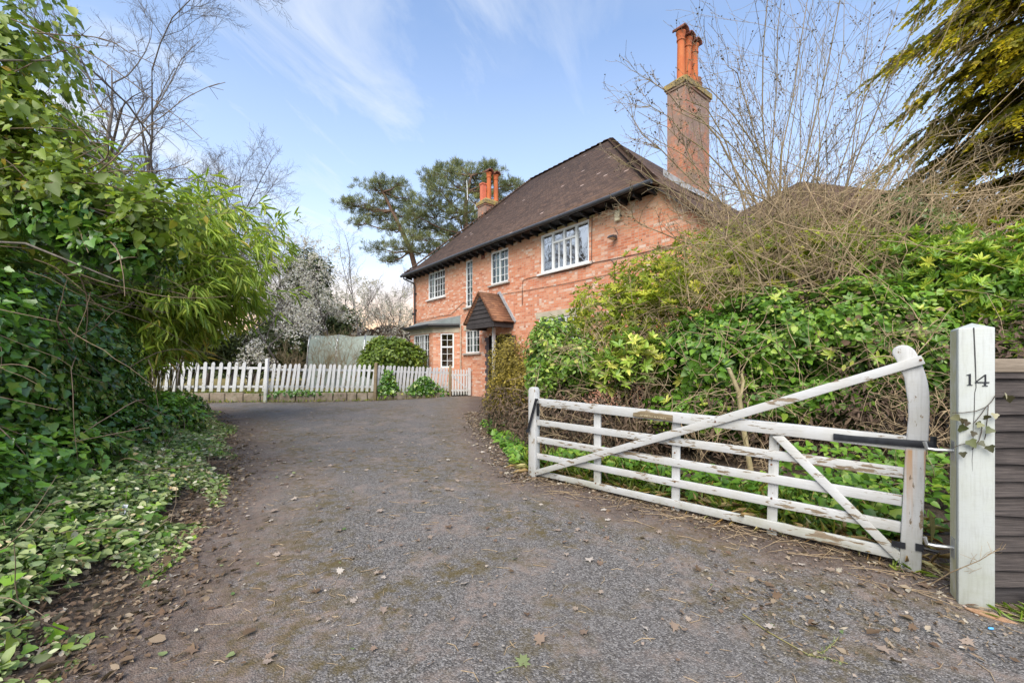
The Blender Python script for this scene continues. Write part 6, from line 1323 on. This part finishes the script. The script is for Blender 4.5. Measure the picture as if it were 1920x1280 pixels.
p = gp_(222, 1012) + np.array([-.0, 0, .20]); wr = empty('wrapper', tuple(p), .3); wr.rotation_euler = (radians(48), 0, .5); tag(wr, 'crumpled white and orange wrapper caught in the brambles', 'litter')
t = MB(); t.prism([(-.05, -.075), (.035, -.08), (.05, .07), (-.03, .085)], 0, .006, 'xy'); t.build('sheet', mat_plain('wrapper_white', (.62, .63, .66), .4, var=.2), wr); t = MB(); t.prism([(-.035, -.02), (.028, -.02), (.034, .04), (-.03, .04)], .0065, .009, 'xy'); t.build('orange_band', mat_plain('wrapper_orange', (.55, .27, .02), .5, var=.2), wr)
# bark slab at the foot of the post
p = gp_(1842, 1152); t = MB(); t.prism([(-.10, .02), (-.02, .03), (.06, .0), (.10, -.03), (.04, -.04), (-.06, -.015)], 0, .012, 'xy'); o = t.build('bark_piece', barkmat('curled_bark', (.28, .15, .08), (.48, .32, .2)), None, bevel=.003); o.location = p + np.array([.02, -.02, .0]); o.rotation_euler = (.12, .05, -.5); tag(o, 'flat piece of brown bark lying against the foot of the post', 'bark')
# ivy trail across the post face
iv = empty('ivy_trail', tuple(FR + Vector((.0, -.01, .95)))); tag(iv, 'thin trail of dark ivy leaves hanging across the post front', 'ivy')
def onpost(px, py, o=.006):
    return np.array(FL + ex * ((px - 1797) * kx) - ey * o) + np.array([0, 0, zof(py)])
st = [[(1866, 737), (1858, 750), (1848, 760), (1830, 768), (1805, 772), (1784, 773)], [(1848, 760), (1838, 775), (1826, 790)], [(1852, 757), (1851, 775), (1848, 800)], [(1840, 790), (1840, 805), (1835, 822), (1822, 840)], [(1850, 800), (1845, 820)], [(1786, 838), (1800, 832), (1818, 828)]]
tubes([(np.array([onpost(a, b, .010) for a, b in s]), .0022, 0) for s in st], 'stem', K['bark_dark'], 5, iv)
L = Leaves(); P = []; S = []; R_ = []
for (px, py, s, r) in ((1880, 733, .042, .95), (1888, 738, .045, .15), (1805, 783, .034, .1), (1812, 788, .030, .05), (1785, 778, .045, .8), (1850, 775, .036, .2), (1862, 771, .036, .9), (1838, 790, .034, .7), (1838, 800, .03, .15), (1856, 798, .044, .35), (1824, 806, .034, .1), (1815, 822, .052, .42), (1834, 824, .036, .2), (1852, 830, .044, .2), (1803, 845, .036, .15), (1830, 788, .03, .3), (1795, 800, .05, .3)):
    P.append(onpost(px, py, .022)); S.append(s); R_.append(r)
P = np.array(P); n = len(P); T = unit(rng.normal(size=(n, 3)) * .5 + np.array([0, -.2, -.8])); L.add(P, T, unit(np.tile(np.array(-ey), (n, 1)) + rng.normal(size=(n, 3)) * .45), np.array(S), 'ivy', np.array(R_), 1.15)
L.build('foliage', leafmat('bronzed_ivy_leaf', [(0, (.06, .035, .030)), (.3, (.07, .085, .03)), (.6, (.17, .19, .07)), (1, (.42, .38, .26))], .45, .15), iv)
# dry stem leaning in front of the post and the fence
ds = empty('dry_stem', tuple(gp_(1735, 1102))); tag(ds, 'thin dry brown stem leaning across the foot of the post', 'stem'); a = gp_(1735, 1102); b_ = onpost(1825, 1035, .09); c_ = onpost(1862, 1005, .10)
ls = [(np.array([a, (a + b_) / 2 + (0, 0, .015), b_, c_]), np.array([.0035, .003, .0022, .0014]), 0)]
for i in range(16):
    f_ = rng.uniform(.45, 1); q = a + (c_ - a) * f_; d = unit((c_ - a) + rng.normal(size=3) * .35); ls.append((np.array([q, q + d * .03 + rng.normal(size=3) * .008, q + d * .07]), np.array([.0012, .001, .0008]), 0))
tubes(ls, 'twigs', K['tan'], 4, ds)
